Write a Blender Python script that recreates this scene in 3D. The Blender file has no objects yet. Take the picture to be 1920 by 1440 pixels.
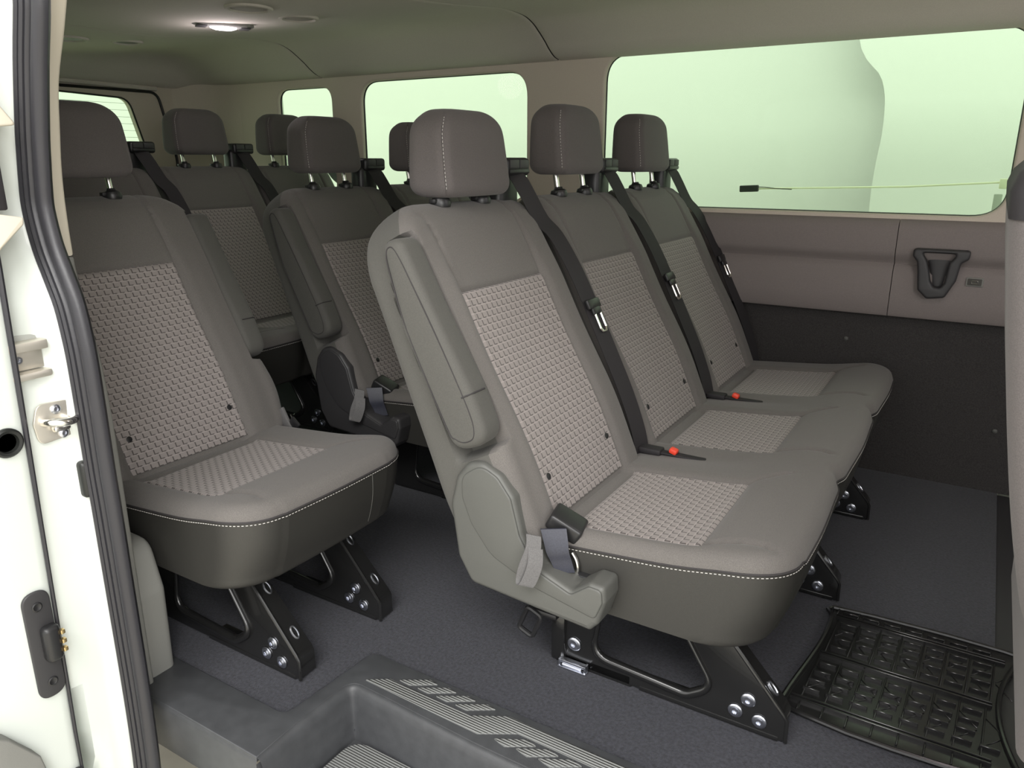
import bpy, bmesh, math, random
from mathutils import Vector, Matrix
random.seed(7)
scene = bpy.context.scene
COL = scene.collection
PI = math.pi

# ------------------------------------------------------------------ materials
def new_mat(name):
    m = bpy.data.materials.new(name); m.use_nodes = True
    nt = m.node_tree; nt.nodes.clear()
    out = nt.nodes.new('ShaderNodeOutputMaterial')
    return m, nt, out

def N(nt, t, **kw):
    n = nt.nodes.new(t)
    for k, v in kw.items():
        if k in n.inputs.keys(): n.inputs[k].default_value = v
        else: setattr(n, k, v)
    return n

def pbr(name, col, rough=.6, metal=0., spec=.5, noise=None, bump=None, sheen=0., coat=0.):
    """noise=(scale, amount): colour speckle; bump=(scale, distance, strength)"""
    m, nt, out = new_mat(name)
    b = N(nt, 'ShaderNodeBsdfPrincipled')
    b.inputs['Base Color'].default_value = (*col, 1)
    b.inputs['Roughness'].default_value = rough
    b.inputs['Metallic'].default_value = metal
    b.inputs['Specular IOR Level'].default_value = spec
    if sheen:
        b.inputs['Sheen Weight'].default_value = sheen
        b.inputs['Sheen Roughness'].default_value = .5
    if coat: b.inputs['Coat Weight'].default_value = coat
    tc = N(nt, 'ShaderNodeTexCoord')
    if noise:
        nz = N(nt, 'ShaderNodeTexNoise'); nz.inputs['Scale'].default_value = noise[0]
        nz.inputs['Detail'].default_value = 3
        nt.links.new(tc.outputs['Object'], nz.inputs['Vector'])
        r = N(nt, 'ShaderNodeMapRange')
        r.inputs['From Min'].default_value = .3; r.inputs['From Max'].default_value = .7
        r.inputs['To Min'].default_value = 1 - noise[1]; r.inputs['To Max'].default_value = 1 + noise[1]
        nt.links.new(nz.outputs['Fac'], r.inputs['Value'])
        mx = N(nt, 'ShaderNodeVectorMath', operation='SCALE')
        mx.inputs[0].default_value = col
        nt.links.new(r.outputs['Result'], mx.inputs['Scale'])
        nt.links.new(mx.outputs['Vector'], b.inputs['Base Color'])
    if bump:
        nz = N(nt, 'ShaderNodeTexNoise'); nz.inputs['Scale'].default_value = bump[0]
        nz.inputs['Detail'].default_value = 2
        nt.links.new(tc.outputs['Object'], nz.inputs['Vector'])
        bp = N(nt, 'ShaderNodeBump'); bp.inputs['Distance'].default_value = bump[1]
        bp.inputs['Strength'].default_value = bump[2]
        nt.links.new(nz.outputs['Fac'], bp.inputs['Height'])
        nt.links.new(bp.outputs['Normal'], b.inputs['Normal'])
    nt.links.new(b.outputs[0], out.inputs[0])
    return m

def weave_mat(name, base, dark, light):
    """woven insert: staggered hook shaped stitches in rows (UV is in metres)"""
    m, nt, out = new_mat(name)
    b = N(nt, 'ShaderNodeBsdfPrincipled'); b.inputs['Roughness'].default_value = .85
    b.inputs['Sheen Weight'].default_value = .15
    uv = N(nt, 'ShaderNodeUVMap')
    def mth(op, a, b=None):
        n = N(nt, 'ShaderNodeMath', operation=op)
        for k, x in enumerate((a, b)):
            if x is None: continue
            if isinstance(x, (int, float)): n.inputs[k].default_value = x
            else: nt.links.new(x, n.inputs[k])
        return n.outputs[0]
    sep = N(nt, 'ShaderNodeSeparateXYZ'); nt.links.new(uv.outputs[0], sep.inputs[0])
    vr = mth('DIVIDE', sep.outputs['Y'], .0130); row = mth('FLOOR', vr); fv = mth('FRACT', vr)
    off = mth('MULTIPLY', mth('PINGPONG', row, 1.), .5)
    ur = mth('ADD', mth('DIVIDE', sep.outputs['X'], .0170), off); fu = mth('FRACT', ur)
    tick = mth('MULTIPLY', mth('LESS_THAN', fu, .15), mth('LESS_THAN', fv, .80))
    dline = mth('MULTIPLY', mth('LESS_THAN', fv, .13), mth('LESS_THAN', fu, .62))
    lline = mth('MULTIPLY', mth('GREATER_THAN', fv, .82), mth('LESS_THAN', fu, .80))
    dk = mth('MAXIMUM', tick, dline)
    mx = N(nt, 'ShaderNodeMix', data_type='RGBA'); mx.inputs[6].default_value = (*base, 1); mx.inputs[7].default_value = (*light, 1)
    nt.links.new(mth('MULTIPLY', lline, .6), mx.inputs[0])
    mx2 = N(nt, 'ShaderNodeMix', data_type='RGBA'); mx2.inputs[7].default_value = (*dark, 1)
    nt.links.new(mth('MULTIPLY', dk, .92), mx2.inputs[0]); nt.links.new(mx.outputs[2], mx2.inputs[6])
    nt.links.new(mx2.outputs[2], b.inputs['Base Color'])
    bp = N(nt, 'ShaderNodeBump'); bp.inputs['Distance'].default_value = .0010; bp.inputs['Strength'].default_value = .6
    nt.links.new(mth('SUBTRACT', lline, dk), bp.inputs['Height']); nt.links.new(bp.outputs[0], b.inputs['Normal'])
    nt.links.new(b.outputs[0], out.inputs[0])
    return m

def glass_mat(name, tint):
    m, nt, out = new_mat(name)
    t = N(nt, 'ShaderNodeBsdfTransparent'); t.inputs[0].default_value = (*tint, 1)
    g = N(nt, 'ShaderNodeBsdfGlossy'); g.inputs['Roughness'].default_value = .02
    g.inputs[0].default_value = (.9, 1, .9, 1)
    lw = N(nt, 'ShaderNodeFresnel'); lw.inputs['IOR'].default_value = 1.12
    mx = N(nt, 'ShaderNodeMixShader')
    nt.links.new(lw.outputs[0], mx.inputs[0]); nt.links.new(t.outputs[0], mx.inputs[1]); nt.links.new(g.outputs[0], mx.inputs[2])
    nt.links.new(mx.outputs[0], out.inputs[0])
    return m

def emit_mat(name, col, s):
    m, nt, out = new_mat(name)
    e = N(nt, 'ShaderNodeEmission'); e.inputs[0].default_value = (*col, 1); e.inputs[1].default_value = s
    nt.links.new(e.outputs[0], out.inputs[0]); return m

def rib_mat(name, col, axis, period, rough=.5):
    m, nt, out = new_mat(name)
    b = N(nt, 'ShaderNodeBsdfPrincipled'); b.inputs['Base Color'].default_value = (*col, 1)
    b.inputs['Roughness'].default_value = rough
    tc = N(nt, 'ShaderNodeTexCoord'); sep = N(nt, 'ShaderNodeSeparateXYZ')
    nt.links.new(tc.outputs['Object'], sep.inputs[0])
    mul = N(nt, 'ShaderNodeMath', operation='MULTIPLY'); mul.inputs[1].default_value = 2 * PI / period
    nt.links.new(sep.outputs[axis], mul.inputs[0])
    sn = N(nt, 'ShaderNodeMath', operation='SINE'); nt.links.new(mul.outputs[0], sn.inputs[0])
    bp = N(nt, 'ShaderNodeBump'); bp.inputs['Distance'].default_value = .0012; bp.inputs['Strength'].default_value = .8
    nt.links.new(sn.outputs[0], bp.inputs['Height']); nt.links.new(bp.outputs[0], b.inputs['Normal'])
    mr = N(nt, 'ShaderNodeMapRange'); mr.inputs['From Min'].default_value = -1
    mr.inputs['To Min'].default_value = .72; mr.inputs['To Max'].default_value = 1.08
    nt.links.new(sn.outputs[0], mr.inputs['Value'])
    sc = N(nt, 'ShaderNodeVectorMath', operation='SCALE'); sc.inputs[0].default_value = col
    nt.links.new(mr.outputs[0], sc.inputs['Scale']); nt.links.new(sc.outputs[0], b.inputs['Base Color'])
    nt.links.new(b.outputs[0], out.inputs[0])
    return m

M = {}
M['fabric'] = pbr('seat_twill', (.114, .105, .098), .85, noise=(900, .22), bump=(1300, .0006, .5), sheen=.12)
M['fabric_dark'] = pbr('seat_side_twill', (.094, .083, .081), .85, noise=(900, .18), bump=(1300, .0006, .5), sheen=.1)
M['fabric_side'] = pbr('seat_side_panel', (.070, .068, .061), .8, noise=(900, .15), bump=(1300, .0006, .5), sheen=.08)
M['vinyl'] = pbr('cushion_skirt_vinyl', (.029, .028, .025), .5, noise=(500, .06), bump=(900, .0004, .4))
M['weave'] = weave_mat('woven_insert', (.235, .210, .200), (.055, .047, .045), (.33, .295, .28))
M['stitch'] = pbr('pale_thread', (.55, .53, .5), .8)
M['thread'] = pbr('dark_thread', (.028, .025, .026), .8)
M['plastic'] = pbr('grey_plastic', (.086, .087, .080), .5, bump=(1500, .0003, .35), noise=(800, .05))
M['black_plastic'] = pbr('black_plastic', (.016, .016, .017), .38)
M['dark_plastic'] = pbr('charcoal_plastic', (.035, .034, .036), .5)
M['black_steel'] = pbr('black_painted_steel', (.012, .012, .012), .22, spec=.6, coat=.3)
M['zinc'] = pbr('zinc_bolt', (.62, .64, .70), .28, metal=1)
M['chrome'] = pbr('bright_steel', (.84, .82, .78), .2, metal=1)
M['pale_steel'] = pbr('pale_plated_steel', (.72, .68, .60), .35, metal=.7)
M['belt'] = pbr('belt_webbing', (.017, .015, .017), .7, noise=(700, .15))
M['strap'] = pbr('strap_webbing', (.105, .102, .102), .7, noise=(600, .2))
M['strapblue'] = pbr('buckle_webbing', (.030, .032, .046), .4, noise=(500, .2))
M['red'] = pbr('red_button', (.75, .06, .03), .4)
M['carpet'] = pbr('blue_grey_carpet', (.030, .031, .040), .95, noise=(170, .42), bump=(420, .004, .8), sheen=.1)
M['carpet_wall'] = pbr('black_wall_carpet', (.040, .037, .036), .95, noise=(300, .3), bump=(420, .003, .6))
M['headliner'] = pbr('headliner_cloth', (.56, .53, .47), .95, noise=(500, .06), bump=(900, .0008, .4))
M['trim'] = pbr('warm_grey_trim', (.57, .51, .43), .75, noise=(400, .05), bump=(900, .0005, .4))
M['trim_low'] = pbr('panel_grey_trim', (.205, .178, .170), .75, noise=(400, .06), bump=(900, .0005, .4))
M['trim_grey'] = pbr('cool_grey_trim', (.20, .20, .185), .7, bump=(900, .0005, .4))
M['grille'] = pbr('speaker_cloth', (.36, .34, .29), .9, bump=(900, .0008, .6))
M['beige'] = pbr('beige_trim', (.62, .57, .47), .55)
M['rubber'] = pbr('rubber_seal', (.025, .0245, .029), .4, bump=(200, .0008, .2))
M['gasket'] = pbr('black_gasket', (.012, .013, .012), .4)
M['step'] = pbr('step_plastic', (.054, .056, .060), .42, noise=(40, .12), bump=(1500, .0005, .5))
M['tread'] = rib_mat('ribbed_tread', (.215, .22, .215), 'Y', .0052)
M['mat'] = pbr('rubber_mat', (.014, .014, .014), .24, spec=.6, noise=(60, .2))
M['paint'] = pbr('white_paint', (.66, .70, .66), .25, coat=.4)
M['paint_dirty'] = pbr('white_primer', (.74, .76, .70), .45, noise=(14, .10))
M['studio'] = pbr('studio_white', (.72, .72, .72), .9)
M['studio_floor'] = pbr('studio_floor_cream', (.70, .66, .55), .7, noise=(8, .08))
M['glass'] = glass_mat('green_glass', (.815, .920, .785))
M['glass_rear'] = glass_mat('green_glass_rear', (.80, .905, .77))
M['line'] = pbr('defroster_line', (.20, .22, .19), .6)
M['gold'] = pbr('brass_contact', (.8, .6, .3), .3, metal=1)
M['lamp'] = emit_mat('lamp_lens', (1, .93, .95), 10)
M['pale_bar'] = pbr('pale_bar', (.80, .78, .62), .5)
M['grey_post'] = pbr('grey_post', (.42, .43, .40), .5)

# ------------------------------------------------------------------ mesh helpers
class MB:
    def __init__(self): self.v = []; self.f = []; self.mi = []; self.uv = {}
    def add(self, v, f, mi=0, mtx=None):
        o = len(self.v)
        self.v += [tuple(mtx @ Vector(p)) if mtx else tuple(p) for p in v]
        self.f += [tuple(i + o for i in q) for q in f]; self.mi += [mi] * len(f)
    def box(self, c, s, r=0., mi=0, rot=None, seg=2):
        bm = bmesh.new(); bmesh.ops.create_cube(bm, size=1)
        bmesh.ops.scale(bm, vec=s, verts=bm.verts)
        if r: bmesh.ops.bevel(bm, geom=bm.edges[:], offset=min(r, min(s) * .49), segments=seg, affect='EDGES', profile=.5)
        m = Matrix.Translation(c)
        if rot is not None: m = m @ rot
        self._bm(bm, m, mi)
    def _bm(self, bm, m, mi):
        bm.verts.index_update()
        self.add([v.co for v in bm.verts], [[v.index for v in f.verts] for f in bm.faces], mi, m); bm.free()
    def tube(self, pts, r, n=8, mi=0, closed=False, cap=True):
        pts = [Vector(p) for p in pts]; k = len(pts); vs = []; fs = []
        prev = None
        for i, p in enumerate(pts):
            if closed: t = pts[(i + 1) % k] - pts[i - 1]
            else: t = pts[min(i + 1, k - 1)] - pts[max(i - 1, 0)]
            t.normalize()
            if prev is None:
                a = Vector((0, 0, 1)) if abs(t.z) < .9 else Vector((1, 0, 0))
                u = t.cross(a).normalized()
            else: u = (prev - t * prev.dot(t)).normalized()
            prev = u; w = t.cross(u); rr = r[i] if hasattr(r, '__len__') else r
            for j in range(n):
                a = 2 * PI * j / n; vs.append(p + (u * math.cos(a) + w * math.sin(a)) * rr)
        for i in range(k if closed else k - 1):
            for j in range(n):
                a, b = i * n + j, i * n + (j + 1) % n; c, d = ((i + 1) % k) * n + (j + 1) % n, ((i + 1) % k) * n + j
                fs.append((a, b, c, d))
        if cap and not closed: fs.append(tuple(range(n - 1, -1, -1))); fs.append(tuple((k - 1) * n + j for j in range(n)))
        self.add(vs, fs, mi)
    def lathe(self, prof, c, axis=(0, 0, 1), n=20, mi=0, sx=1, sy=1):
        q = Vector((0, 0, 1)).rotation_difference(Vector(axis)).to_matrix().to_4x4()
        vs = []; fs = []
        for r, z in prof:
            for j in range(n):
                a = 2 * PI * j / n; vs.append((r * math.cos(a) * sx, r * math.sin(a) * sy, z))
        for i in range(len(prof) - 1):
            for j in range(n): fs.append((i * n + j, i * n + (j + 1) % n, (i + 1) * n + (j + 1) % n, (i + 1) * n + j))
        fs.append(tuple(range(n - 1, -1, -1))); fs.append(tuple((len(prof) - 1) * n + j for j in range(n)))
        self.add(vs, fs, mi, Matrix.Translation(c) @ q)
    def loft(self, rings, mi=0, cap=True, closed=True):
        n = len(rings[0]); vs = [p for r in rings for p in r]; fs = []
        for i in range(len(rings) - 1):
            for j in range(n if closed else n - 1):
                fs.append((i * n + j, i * n + (j + 1) % n, (i + 1) * n + (j + 1) % n, (i + 1) * n + j))
        if cap: fs.append(tuple(range(n - 1, -1, -1))); fs.append(tuple((len(rings) - 1) * n + j for j in range(n)))
        self.add(vs, fs, mi)
    def plate(self, outline, t, mtx, holes=(), bevel=0., mi=0, bres=2):
        """outline in (u,v); thickness t along w centred on 0; mtx maps (u,v,w)"""
        cu = bpy.data.curves.new('tmp', 'CURVE'); cu.dimensions = '2D'; cu.fill_mode = 'BOTH'
        b = min(bevel, t * .49)
        cu.extrude = t / 2 - b; cu.bevel_depth = b; cu.bevel_resolution = bres; cu.offset = -b
        for k, pl in enumerate([outline] + list(holes)):
            ar = sum(pl[i - 1][0] * pl[i][1] - pl[i][0] * pl[i - 1][1] for i in range(len(pl)))
            pl = list(pl)
            if (k == 0) == (ar < 0): pl.reverse()
            sp = cu.splines.new('POLY'); sp.points.add(len(pl) - 1); sp.use_cyclic_u = True
            for p, q in zip(sp.points, pl): p.co = (q[0], q[1], 0, 1)
        ob = bpy.data.objects.new('tmp', cu); COL.objects.link(ob)
        dg = bpy.context.evaluated_depsgraph_get(); dg.update()
        me = bpy.data.meshes.new_from_object(ob.evaluated_get(dg))
        bm = bmesh.new(); bm.from_mesh(me); bmesh.ops.remove_doubles(bm, verts=bm.verts, dist=1e-6)
        if mtx.determinant() < 0: bmesh.ops.reverse_faces(bm, faces=bm.faces)
        self._bm(bm, mtx, mi)
        bpy.data.objects.remove(ob); bpy.data.curves.remove(cu); bpy.data.meshes.remove(me)
    def mesh(self, name, mats, smooth=True, angle=40, recalc=True):
        me = bpy.data.meshes.new(name); me.from_pydata([tuple(p) for p in self.v], [], self.f); 
        for m in (mats if isinstance(mats, (list, tuple)) else [mats]): me.materials.append(m)
        for p, i in zip(me.polygons, self.mi): p.material_index = i
        if recalc:
            bm = bmesh.new(); bm.from_mesh(me); bmesh.ops.recalc_face_normals(bm, faces=bm.faces); bm.to_mesh(me); bm.free()
        if smooth:
            me.shade_smooth() if hasattr(me, 'shade_smooth') else None
            try: me.set_sharp_from_angle(angle=math.radians(angle))
            except Exception: pass
        me.update(); return me

def link(name, me, parent=None, loc=(0, 0, 0)):
    o = bpy.data.objects.new(name, me); COL.objects.link(o); o.location = loc
    if parent: o.parent = parent
    return o
def obj(name, mb, mats, parent=None, loc=(0, 0, 0), **kw):
    me = mb if isinstance(mb, bpy.types.Mesh) else mb.mesh(name, mats, **kw)
    return link(name, me, parent, loc)
def tag(o, label, cat, group=None):
    o['label'] = label; o['category'] = cat
    if group: o['group'] = group
    return o
def struct(o): o['kind'] = 'structure'; return o
def thing(name, label, cat, loc, group=None):
    o = bpy.data.objects.new(name, None); COL.objects.link(o); o.location = loc; o.empty_display_size = .1
    return tag(o, label, cat, group)
XZ = lambda y: Matrix(((1, 0, 0, 0), (0, 0, 1, y), (0, 1, 0, 0), (0, 0, 0, 1)))   # u->x v->z w->y
XY = lambda z: Matrix.Translation((0, 0, z))
YZ = lambda x: Matrix(((0, 0, 1, x), (1, 0, 0, 0), (0, 1, 0, 0), (0, 0, 0, 1)))   # u->y v->z w->x

def rpoly(pts, r, n=5):
    """round the corners of a polygon"""
    out = []; k = len(pts)
    for i in range(k):
        p = Vector(pts[i]); a = Vector(pts[i - 1]) - p; b = Vector(pts[(i + 1) % k]) - p
        rr = r[i] if hasattr(r, '__len__') else r
        if rr <= 0: out.append(tuple(p)); continue
        la, lb = a.length, b.length; a.normalize(); b.normalize()
        ang = math.acos(max(-1, min(1, a.dot(b)))); t = min(rr / max(math.tan(ang / 2), 1e-3), la * .49, lb * .49)
        p0 = p + a * t; p1 = p + b * t
        for j in range(n + 1):
            s = j / n; out.append(tuple(p0 * (1 - s) ** 2 + p * 2 * s * (1 - s) + p1 * s * s))
    return out
def rrect(x0, x1, z0, z1, r, n=8):
    return rpoly([(x0, z0), (x1, z0), (x1, z1), (x0, z1)], r, n)
def sstep(a, b, x):
    t = max(0, min(1, (x - a) / (b - a))); return t * t * (3 - 2 * t)
def catmull(pts, n=8):
    P = [Vector(p) for p in pts]; out = []
    for i in range(len(P) - 1):
        a = P[max(i - 1, 0)]; b = P[i]; c = P[i + 1]; d = P[min(i + 2, len(P) - 1)]
        for j in range(n):
            t = j / n
            out.append(.5 * ((2 * b) + (c - a) * t + (2 * a - 5 * b + 4 * c - d) * t * t + (3 * b - a - 3 * c + d) * t ** 3))
    out.append(P[-1]); return out
def gauss(x, s): return math.exp(-.5 * (x / s) ** 2)

# ------------------------------------------------------------------ seat parts (bench coordinates, seat centre y=0)
O = Vector((-.580, 0, .330)); U = Vector((-.447, 0, .894)); NN = Vector((.894, 0, .447))
LB = .622; TH = .150; SI = .432           # back length, thickness, top of the woven insert
IO = -.018                                # insert offset
def bp(y, s, d): return O + U * s + NN * d + Vector((0, y, 0))

def rect_ring(W, T, rf, rb, nf=64, ns=14, nc=6):
    """ring (y,d) front at d=0 back at d=-T; starts front-left"""
    rf = min(rf, W * .95, T * .48); rb = min(rb, W * .95, T * .48); pts = []
    for j in range(nf + 1):
        y = -(W - rf) + 2 * (W - rf) * j / nf; pts.append((y, 0., 1.))
    for j in range(1, nc):
        a = PI / 2 * j / nc; pts.append((W - rf + rf * math.sin(a), -rf + rf * math.cos(a), math.cos(a)))
    for j in range(ns + 1): pts.append((W, -rf - (T - rf - rb) * j / ns, 0.))
    for j in range(1, nc):
        a = PI / 2 * j / nc; pts.append((W - rb + rb * math.cos(a), -(T - rb) - rb * math.sin(a), 0.))
    for j in range(11): pts.append((W - rb - 2 * (W - rb) * j / 10, -T, 0.))
    for j in range(1, nc):
        a = PI / 2 * j / nc; pts.append((-(W - rb) - rb * math.sin(a), -(T - rb) - rb * math.cos(a), 0.))
    for j in range(ns + 1): pts.append((-W, -(T - rb) + (T - rf - rb) * j / ns, 0.))
    for j in range(1, nc):
        a = PI / 2 * j / nc; pts.append((-(W - rf) - rf * math.cos(a), -rf + rf * math.sin(a), math.sin(a)))
    return pts

def back_df(y, s, W):
    yy = y - IO; a = abs(yy)
    d = 0.
    d += .013 * sstep(.125, .165, a) * (1 - sstep(.40, .56, s)) * (1 - .45 * sstep(W - .045, W, abs(y)))   # side bolsters
    d -= .008 * gauss(a, .07) * sstep(.0, .15, s) * (1 - sstep(.30, .5, s))                              # dish
    d += .010 * gauss(s - .14, .09)                                                                       # lumbar
    d -= .0055 * gauss(a - .143, .0030) * sstep(-.02, .02, s)                                             # vertical seams
    if a < .16: d -= .0055 * gauss(s - SI, .0032) * (1 - sstep(.135, .15, a))                             # cross seam
    d -= .018 * sstep(.50, .62, s) ** 2
    d -= .0035 * gauss(s - .583, .0028)                                                                   # top leans back
    return d

def back_mesh(W, notch):
    mb = MB(); rings = []
    WL = .243 if notch < 0 else W + .003; WR = .243 if notch > 0 else W + .003
    rL = .125 if notch < 0 else .055; rR = .125 if notch > 0 else .055
    ns = 130; s0 = -.03; rt = .05
    for i in range(ns + 1):
        s = s0 + (LB - s0) * (i / ns if i < ns - 16 else (ns - 16) / ns + (16 / ns) * math.sin((i - ns + 16) / 16 * PI / 2))
        e = LB - s
        iL, iR = [(r - math.sqrt(max(0, r * r - (r - e) ** 2)) if e < r else 0) for r in (rL, rR)]
        it = rt - math.sqrt(max(0, rt * rt - (rt - e) ** 2)) if e < rt else 0
        eb = s - s0
        ib = .02 - math.sqrt(max(0, .0004 - (.02 - eb) ** 2)) if eb < .02 else 0
        q = s - s0; iw = .045 - math.sqrt(max(0, .045 ** 2 - (.045 - q) ** 2)) if q < .045 else 0
        bg = .016 * gauss(s - .085, .055)
        wl = WL + (bg if notch < 0 else 0) * .4 - iL - iw; wr = WR + (bg if notch > 0 else 0) - iR - iw; W2 = (wl + wr) / 2; sh = (wr - wl) / 2; T2 = TH - .03 * sstep(.1, .6, s) - 2 * it - 2 * ib
        ring = []
        for (y, d, wf) in rect_ring(max(W2, .01), max(T2, .012), .030, .022):
            d2 = d - it - ib; y += sh
            if wf > 0: d2 += back_df(y, s, .215) * wf ** .5
            if notch:
                m = sstep(.158, .166, s) * (1 - sstep(.548, .566, s)) * sstep(-.080 + .026 * sstep(.42, .56, s), -.074 + .026 * sstep(.42, .56, s), d2)
                yn = y * -notch     # notch side is the negative side when notch=-1
                if yn > 0 or True:
                    q = y if notch < 0 else -y
                    lim = -.243 + .034 * m
                    if m > 0 and q < lim: q = lim
                    y = q if notch < 0 else -q
            if wf == 0: # piped seam along the side panel
                pass
            ring.append(bp(y, s, d2))
        rings.append(ring)
    mb.loft(rings)
    nr = len(rings[0])
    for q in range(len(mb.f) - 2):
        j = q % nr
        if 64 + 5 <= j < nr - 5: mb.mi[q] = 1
    return mb

def insert_mesh(W, s0=.0, s1=SI):
    ny, ns = 60, 80; v = []; f = []; uv = []
    y0, y1 = IO - .1425, IO + .1425
    for i in range(ns + 1):
        s = s0 + (s1 - s0) * i / ns
        for j in range(ny + 1):
            y = y0 + (y1 - y0) * j / ny
            d = back_df(y, s, .215)
            # ease the edge down into the seam
            e = min(y - y0, y1 - y, s1 - s, .01)
            v.append(bp(y, s, d + .0002 + .0026 * sstep(-.001, .004, e))); uv.append((y, s))
    for i in range(ns):
        for j in range(ny):
            a = i * (ny + 1) + j; f.append((a, a + 1, a + ny + 2, a + ny + 1))
    return uvmesh('woven_insert', v, f, uv, M['weave'])

def uvmesh(name, v, f, uv, mat):
    me = bpy.data.meshes.new(name); me.from_pydata([tuple(p) for p in v], [], f); me.materials.append(mat)
    l = me.uv_layers.new(name='UVMap')
    for p in me.polygons:
        for li, vi in zip(p.loop_indices, p.vertices): l.data[li].uv = uv[vi]
    me.shade_smooth(); me.update(); return me

def dashes(mb, pts, r=.0007, on=.004, off=.0028, n=4):
    """row of thread stitches along a polyline"""
    pts = [Vector(p) for p in pts]; acc = 0.; seg = []; pos = []
    for a, b in zip(pts[:-1], pts[1:]):
        L = (b - a).length
        t = 0.
        while t < L:
            ph = acc % (on + off)
            if ph < on:
                st = min(on - ph, L - t); pos.append((a + (b - a) * (t / L), a + (b - a) * ((t + st) / L)))
            else: st = min(on + off - ph, L - t)
            st = max(st, 1e-5); t += st; acc += st
    for p, q in pos:
        if (q - p).length > .0012: mb.tube([p, q], r, n)

# head restraint
HZ0 = .872; HH = .158
def hr_ring(z):
    t = (z) / HH
    W = .114 - .012 * t ** 2; D = .105 - .018 * t
    e = HH - z; r = .050; iw = r - math.sqrt(max(0, r * r - (r - e) ** 2)) if e < r else 0
    r2 = .026; ib = r2 - math.sqrt(max(0, r2 * r2 - (r2 - z) ** 2)) if z < r2 else 0
    rt = .038; it = rt - math.sqrt(max(0, rt * rt - (rt - e) ** 2)) if e < rt else 0
    W2 = max(W - iw - ib * .8, .01); T2 = max(D - 1.6 * it - 1.7 * ib, .01); x0 = -.840 - .12 * z - it * .8 - ib * .85
    ring = []
    for (y, d, wf) in rect_ring(W2, T2, .020, .034, nf=32, ns=8, nc=7):
        bow = .010 * (1 - (y / W) ** 2) * (1 if wf > 0 else .0)
        seam = 0
        if wf > 0 and wf < 1: seam = -.004 * gauss(wf - .80, .07)
        ring.append(Vector((x0 + d + bow + seam, y, HZ0 + z)))
    return ring
def headrest_mesh():
    mb = MB(); rings = []; n = 40
    for i in range(n + 1):
        t = i / n; z = HH * (.5 - .5 * math.cos(PI * t))
        rings.append(hr_ring(z))
    mb.loft(rings); return mb
def headrest_stitch(side):
    mb = MB(); pts = []
    for i in range(60):
        z = .016 + (HH - .03) * i / 59; ring = hr_ring(z)
        nf, nc, ns = 32, 7, 8
        idx = (len(ring) - 3) if side < 0 else nf + 3
        p = ring[idx]; pts.append(p + Vector((.0012, side * .0009, 0)))
    dashes(mb, pts, r=.0006)
    return mb

def post_mb(y, up):
    mb = MB(); b = Vector((-.878, y, .83)); t = Vector((-.893 - up * .1, y, HZ0 + up + .03))
    mb.tube([b, t], .0062, 12); return mb
def collar_mb(y):
    mb = MB(); mb.lathe([(.010, -.012), (.019, -.012), (.021, -.004), (.018, .004), (.011, .007), (.009, .012)], (-.882, y, .866), axis=(-.1, 0, 1), n=16)
    mb.box((-.882, y - .018, .866), (.014, .016, .008), .002)
    return mb

def armrest_mb(W, side):
    """stowed pad along the side of the backrest; side -1 = towards -y"""
    mb = MB()
    out = rpoly([(-.064, .180), (.014, .172), (.018, .27), (.008, .42), (.004, .545), (-.038, .552), (-.068, .40)], [.034, .036, .03, .04, .026, .026, .04], 8)
    cy = side * .2395
    # local (d,s) -> world
    m = Matrix((( NN.x, U.x, 0, O.x), (0, 0, 1, cy), (NN.z, U.z, 0, O.z), (0, 0, 0, 1)))
    mb.plate(out, .060, m, bevel=.016, bres=4)
    return mb
def arm_seam(W, side):
    mb = MB(); cy = side * .2690
    pts = [(-.008, .50), (-.012, .528), (-.020, .537), (-.032, .530), (-.041, .50), (-.054, .40), (-.056, .23), (-.046, .200), (-.026, .190), (-.006, .198), (.0025, .24), (.000, .36)]
    path = [bp(cy, s, d) for d, s in [tuple(p) for p in catmull(pts + [pts[0]], 6)]]
    mb.tube(path, .0011, 6, closed=False)
    q = [bp(side * .2705, .262, .000), bp(side * .2675, .262, .0105), bp(side * .257, .262, .0180), bp(side * .226, .262, .0182)]
    mb.tube(q, .0015, 6)
    return mb

# cushion -------------------------------------------------------------
CXB, CXF, CZB = -.635, -.168, .203
ARCS = [[tuple(v.xy) for v in catmull([(a, b, 0) for a, b in q], 4)] for q in (
    [(-.316, .124), (-.283, .158), (-.239, .190), (-.205, .200), (-.175, .190)], [(-.312, -.160), (-.275, -.147), (-.238, -.142), (-.212, -.147), (-.180, -.165)])]
def arc_dist(x, y):
    q = ARCS[0] if y > 0 else ARCS[1]; m = 9
    for a, b in zip(q[:-1], q[1:]):
        dx, dy = b[0] - a[0], b[1] - a[1]; t = max(0, min(1, ((x - a[0]) * dx + (y - a[1]) * dy) / (dx * dx + dy * dy)))
        m = min(m, math.hypot(x - a[0] - dx * t, y - a[1] - dy * t))
    return m
def cush_top(x, y, centres, y0, y1):
    z = .330 + (x + .60) * .085
    z += .010 * gauss(x + .235, .055)
    e = min(y - y0, y1 - y)
    for c in centres:
        yy = y - (c + IO); a = abs(yy)
        ins = (1 - sstep(.125, .165, a)) * (1 - sstep(-.335, -.295, x))
        z -= .011 * ins
        if a < .2:
            z -= .0035 * gauss(a - .142, .003) * (1 - sstep(-.325, -.310, x)) * sstep(-.57, -.55, x)
            z -= .0035 * gauss(x + .315, .003) * (1 - sstep(.13, .145, a))
            z -= .005 * gauss(x + .548, .006) * (1 - sstep(.13, .145, a))
            if x > -.335: z -= .0065 * gauss(arc_dist(x, y - c), .0042) * (1 - sstep(-.215, -.188, x))      # curved tuck seams in front of the insert
    for b0, b1 in zip(centres[:-1], centres[1:]):
        b = (b0 + b1) / 2
        z -= .008 * gauss(y - b, .03) * (1 - sstep(-.45, -.3, x))
    return z
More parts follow.
